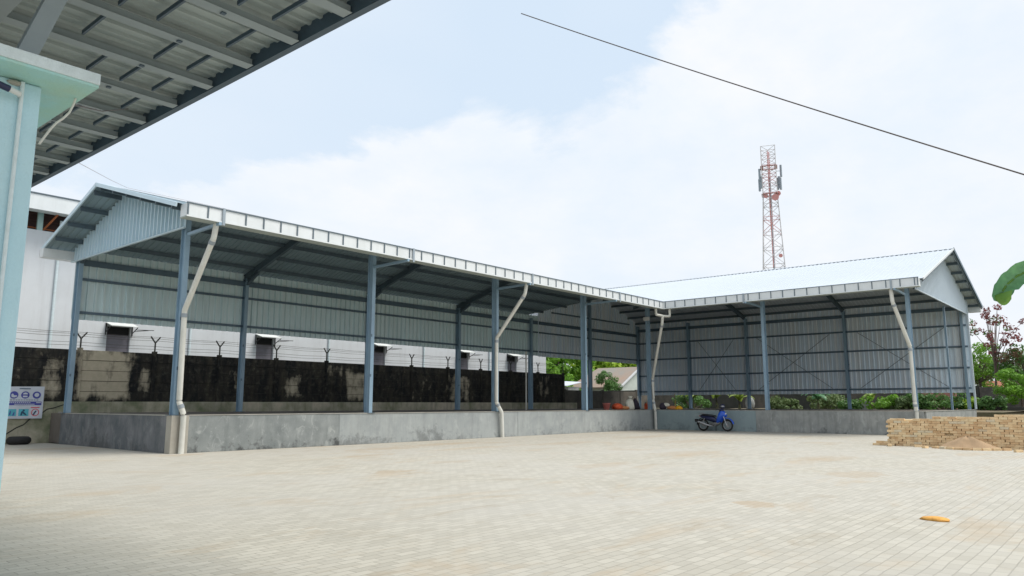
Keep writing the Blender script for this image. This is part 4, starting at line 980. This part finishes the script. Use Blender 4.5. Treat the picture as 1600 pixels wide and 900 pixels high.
for i, (x, y, r, m, lab) in enumerate(((58, 20.9, .75, 'leaf_d', 'low dull bush between the grey drum and the shed post'), (57.6, 16.7, .7, 'leaf_m', 'dark bush left of the dark back post'), (57.2, 14.4, .85, 'leaf', 'bright bush just right of the dark back post'), (57.6, 13.2, .9, 'leaf_d', 'dull green bush in the middle of the last wide bay'),
        (57.8, 12.0, 1.0, 'leaf_m', 'mid green bush left of the right downpipe'), (57.5, 10.6, .95, 'leaf_m', 'mid green bush right of the right downpipe'), (57.6, 9.1, .85, 'leaf_y', 'yellow green bush beside the slim gable post'), (57.6, 7.9, .75, 'leaf_m', 'green bush at the far corner post'), (60.5, 30.5, 1.1, 'leaf_m', 'dark bush behind the corner of the two sheds'), (60.8, 23.0, 1.0, 'leaf_d', 'dull bush behind the grey drum'), (61, 19.3, 1.1, 'leaf_d', 'dull bush behind the bright banana plant'))):
    bush((x, y, 1.0), r * (1.0 + .12 * (i % 3)), M[m], lab, 40 + i, per=75, s=.19, n=15 + (i * 5) % 9, group=G_)
solo(MB().box((-.15, -1.1, 0), (.15, 1.1, 1.5)), 'red_wall', M['redw'], (62.5, 11.75, 1.0), 'faded red wall piece seen between bushes under the right shed', 'wall', bevel=.02)
gw = thing('garden_wall', 'long dark mossy wall behind the planting under the right shed', 'wall', (66, 20, .9))
for k in range(13):
    MB().box((66 + .05 * (k % 2), 6.6 + k * 3.1, .8), (66.25, 6.6 + k * 3.1 + 3.09, 2.75 + (.12 if k % 3 else 0))).build('wall_panel', (M['fbrown'], M['darkwall'], M['darkwall'])[k % 3], gw, .02)
solo(MB().box((-.15, -1.0, 0), (.15, 1.0, .75)), 'grey_block_wall', M['conc_m'], (61, 17.1, 1.0), 'grey wall piece right of the bright banana plant', 'wall', bevel=.02)
solo(MB().box((-.12, -3.6, 0), (.12, 3.9, .72)), 'low_wall', M['darkwall'], (58, 5.2, .6), 'dark low wall beyond the far gable corner on the right', 'wall', bevel=.02)
# trees on the right
tree('tree', (66, 8.7, 1), 7.9, None, M['leaf_r'], 'sparse dark red leaved tree beyond the far gable corner', nclump=38, per=30, s=.18, seed=3, trunk=.09, crown_r=2.1, squash=.85, clump_r=.24, lean=(0, -.3), extra=(M['leaf_m'], .25))
tree('tree', (70, 10.2, 1), 5.6, None, M['leaf'], 'light green tree directly behind the far gable corner post', nclump=46, per=80, s=.19, seed=4, crown_r=1.7, squash=1.2, trunk=.08, base_f=.2)
tree('tree', (67, 6.9, 1), 5.0, None, M['leaf_m'], 'green tree with brown dry leaves at the right edge', nclump=56, per=95, s=.2, seed=6, crown_r=2.0, squash=1.0, extra=(M['leaf_b'], .25), trunk=.1, base_f=.2)
tree('tree', (61, 6.55, 1), 3.0, None, M['leaf'], 'round bright green tree low at the right edge', nclump=36, per=110, s=.17, seed=8, crown_r=1.3, squash=.95, trunk=.07, base_f=.15)
tree('tree', (78, 6.5, 1), 5.6, None, M['leaf_d'], 'far dull green tree behind the red leaved tree', nclump=50, per=90, s=.24, seed=9, crown_r=2.6, squash=.8, trunk=.1, base_f=.2)
tree('tree', (76, 10.8, 1), 4.4, None, M['leaf_d'], 'dull low tree behind the small white building', nclump=40, per=90, s=.24, seed=10, crown_r=2.0, squash=.9, trunk=.1, base_f=.15)
# houses on the right
h1 = thing('small_house', 'small house with terracotta roof among the trees on the right', 'house', (72, 8.3, 1))
MB().box((70.5, 6.6, 1), (74, 9.8, 2.2)).build('wall', M['white'], h1)
MB().prism([(-2.0, 0), (2.0, 0), (0, 1.15)], (72.2, 6.3, 2.2), (72.2, 10.1, 2.2)).build('roof', M['terra'], h1)
MB().box((70.44, 7.3, 1.2), (70.49, 7.9, 1.9)).build('window', M['dark'], h1)
h2 = thing('white_shack', 'small white building left of the terracotta house', 'shack', (64, 9.6, 1))
MB().box((64, 8.7, 1), (66, 9.2, 1.85)).build('wall', M['white'], h2); MB().box((63.8, 8.6, 1.852), (66.2, 9.3, 1.9)).build('roof', M['tinwhite'], h2)
# beyond the corner gap
tree('tree', (72, 58.5, 0), 9.6, None, M['leaf'], 'wide bright green tree behind the fence end and the white factory corner', nclump=90, per=120, s=.58, seed=12, crown_r=4.4, squash=.85, trunk=.2, base_f=.1, clump_r=.36)
tree('tree', (86, 63.5, 0), 10.2, None, M['leaf'], 'bright green tree behind the front post right of the factory', nclump=90, per=120, s=.58, seed=13, crown_r=4.6, squash=.9, trunk=.2, base_f=.1, clump_r=.36)
tree('tree', (67, 49.3, 0), 4.7, None, M['leaf'], 'light green tree left of the grey brown roof', nclump=50, per=110, s=.22, seed=14, crown_r=1.8, squash=1.1, trunk=.12, base_f=.1)
tree('tree', (98, 64, 0), 10.5, None, M['leaf_y'], 'yellow green tree on the skyline above the old roof', nclump=90, per=120, s=.58, seed=15, crown_r=5.2, squash=.8, trunk=.2, base_f=.1, clump_r=.36)
tree('tree', (102, 56, 0), 10.4, None, M['leaf_y'], 'yellow green tree above the right end of the old roof', nclump=90, per=120, s=.58, seed=16, crown_r=5.2, squash=.8, trunk=.2, base_f=.1, clump_r=.36)
tree('tree', (68, 44.0, 0), 5.0, None, M['leaf_m'], 'dark green shrub tree in front of the old roof', nclump=50, per=110, s=.18, seed=17, crown_r=1.25, squash=1.5, trunk=.08, base_f=.1, clump_r=.5)
bush((64.5, 43.2, 1.0), 1.6, M['leaf_m'], 'leafy green bush along the fence below the old roof', 70, per=90, n=22)
bush((63.0, 39.8, 1.2), 1.2, M['leaf_m'], 'green bush by the pale house wall below the old roof', 71, per=90, n=22)
h3 = thing('old_house', 'old house with grey brown tiled roof and pale gable beyond the corner', 'house', (80, 50, 0))
MB().box((76, 47.3, 0), (84, 54, 3.6)).build('wall', M['hwall'], h3)
MB().add([(75.3, 47, 3.5), (75.3, 54.6, 3.5), (80, 53.2, 6.0), (80, 47, 6.0), (84.7, 47, 3.5), (84.7, 54.6, 3.5), (75.3, 47, 3.4), (75.3, 54.6, 3.4), (80, 53.2, 5.88), (80, 47, 5.88), (84.7, 47, 3.4), (84.7, 54.6, 3.4)],
         [(0, 3, 2, 1), (3, 4, 5, 2), (6, 7, 8, 9), (9, 8, 11, 10), (0, 1, 7, 6), (4, 10, 11, 5), (1, 2, 5)]).build('roof', M['oldroof'], h3)
MB().add([(76, 47.29, 3.4), (84, 47.29, 3.4), (80, 47.29, 5.6), (76, 47.31, 3.4), (84, 47.31, 3.4), (80, 47.31, 5.6)], [(0, 1, 2), (5, 4, 3)]).build('gable_wall', M['hwall'], h3)
for q in (75.2, 84.8): MB().beam((q, 46.96, 3.42), (80, 46.96, 5.98), .06, .24).build('barge_board', M['white'], h3)
MB().box((77.2, 47.22, 2.5), (77.9, 47.27, 3.1)).build('window', M['dark'], h3)
MB().box((75.92, 49.7, 1.6), (75.97, 50.9, 2.7)).build('window', M['dark'], h3)
h4 = thing('small_white_roof', 'small lean-to with pale roof sheet behind the low fence', 'lean-to', (62, 44.5, 0))
MB().add([(60, 43.6, 3.30), (60, 47.0, 3.42), (62.5, 47.0, 3.9), (62.5, 43.6, 3.7), (60, 43.6, 3.24), (60, 47.0, 3.36), (62.5, 47.0, 3.84), (62.5, 43.6, 3.64)], [(0, 3, 2, 1), (4, 5, 6, 7), (0, 1, 5, 4), (1, 2, 6, 5), (2, 3, 7, 6), (3, 0, 4, 7)]).build('roof', M['tinwhite'], h4)
MB().box((60.5, 43.8, 0), (62.4, 46.8, 3.2)).build('wall', M['conc_m'], h4)

# near banana plant on the right
bp_ = thing('banana_plant', 'banana plant at the right edge with one torn leaf hanging into view', 'banana plant', (8.6, -1.1, 0))
MB().tube([(0, 0, 0), (.03, .02, .9), (0, 0, 1.9)], [.14, .12, .08], 12).build('stem', M['stem'], bp_, 0, False)
rnd = random.Random(2)
for k, az in enumerate((-2.4, -1.2, -.2, 3.6)):
    mb = MB(); pts = bleaf(mb, (0, 0, 1.9), az, 1.7, .24, 1.1, 1.9, 16, True, rnd); mb.tube([p for p, a in pts], .014, 6, False); mb.build('leaf', M['banana_n'], bp_, 0, False)
# the visible leaf: rises from the stem towards +y then folds down at its tip
path = [(8.6, -1.1, 1.9), (8.45, -.7, 2.35), (8.3, -.2, 2.66), (8.15, .25, 2.76), (8.08, .5, 2.75), (8.03, .68, 2.70), (8.0, .80, 2.64), (7.99, .885, 2.565), (7.98, .935, 2.48), (7.98, .955, 2.415)]
wds = [.03, .05, .09, .11, .11, .105, .10, .09, .075, .045]
mb = MB(); vs = []; fs = []
P = [V(p) for p in path]; fine = []
for i in range(len(P) - 1):
    for q in range(4): t_ = q / 4; fine.append((P[i].lerp(P[i + 1], t_), wds[i] * (1 - t_) + wds[i + 1] * t_))
fine.append((P[-1], wds[-1]))
for i, (p, wv) in enumerate(fine):
    a = fine[min(i + 1, len(fine) - 1)][0] - fine[max(i - 1, 0)][0]; a.normalize()
    sdir = a.cross(V((1, .08, .15))).normalized(); nn = a.cross(sdir).normalized()
    for k in range(-6, 7):
        f = k / 6; ww = wv * (1 if abs(k) < 6 else (.95 + .07 * sin(i * 1.7 + k)))
        rip = .016 * sin(i * 2.3 + k * .5) * (.3 + abs(f)) + .010 * sin(i * 4.1 - k)
        vs.append(p + sdir * f * ww + nn * (.075 * abs(f) ** 1.5 + rip))
for i in range(len(fine) - 1):
    for k in range(12): fs.append((i * 13 + k, i * 13 + k + 1, (i + 1) * 13 + k + 1, (i + 1) * 13 + k))
mb.add(vs, fs, True); o = mb.build('leaf', M['banana_n'], bp_); o['label'] = 'torn green leaf folded down at its tip'
MB().tube([p for p, _ in fine], .010, 6, False).build('midrib', M['banana_i'], o)
mb = MB(); vs = []; fs = []
for i in range(9):
    t_ = i / 8
    for k in range(7):
        f = k / 6
        vs.append((7.93 + .02 * cos(pi * f) - .02 * sin(pi * t_), .985 - .15 * f * (1 - .2 * t_) - .015 * t_, 2.475 - .10 * t_ * (1 - .5 * (2 * f - 1) ** 2) + .03 * f * (1 - t_)))
for i in range(8):
    for k in range(6): fs.append((i * 7 + k, i * 7 + k + 1, (i + 1) * 7 + k + 1, (i + 1) * 7 + k))
mb.add(vs, fs, True); mb.build('curled_tip', M['banana_i'], o)
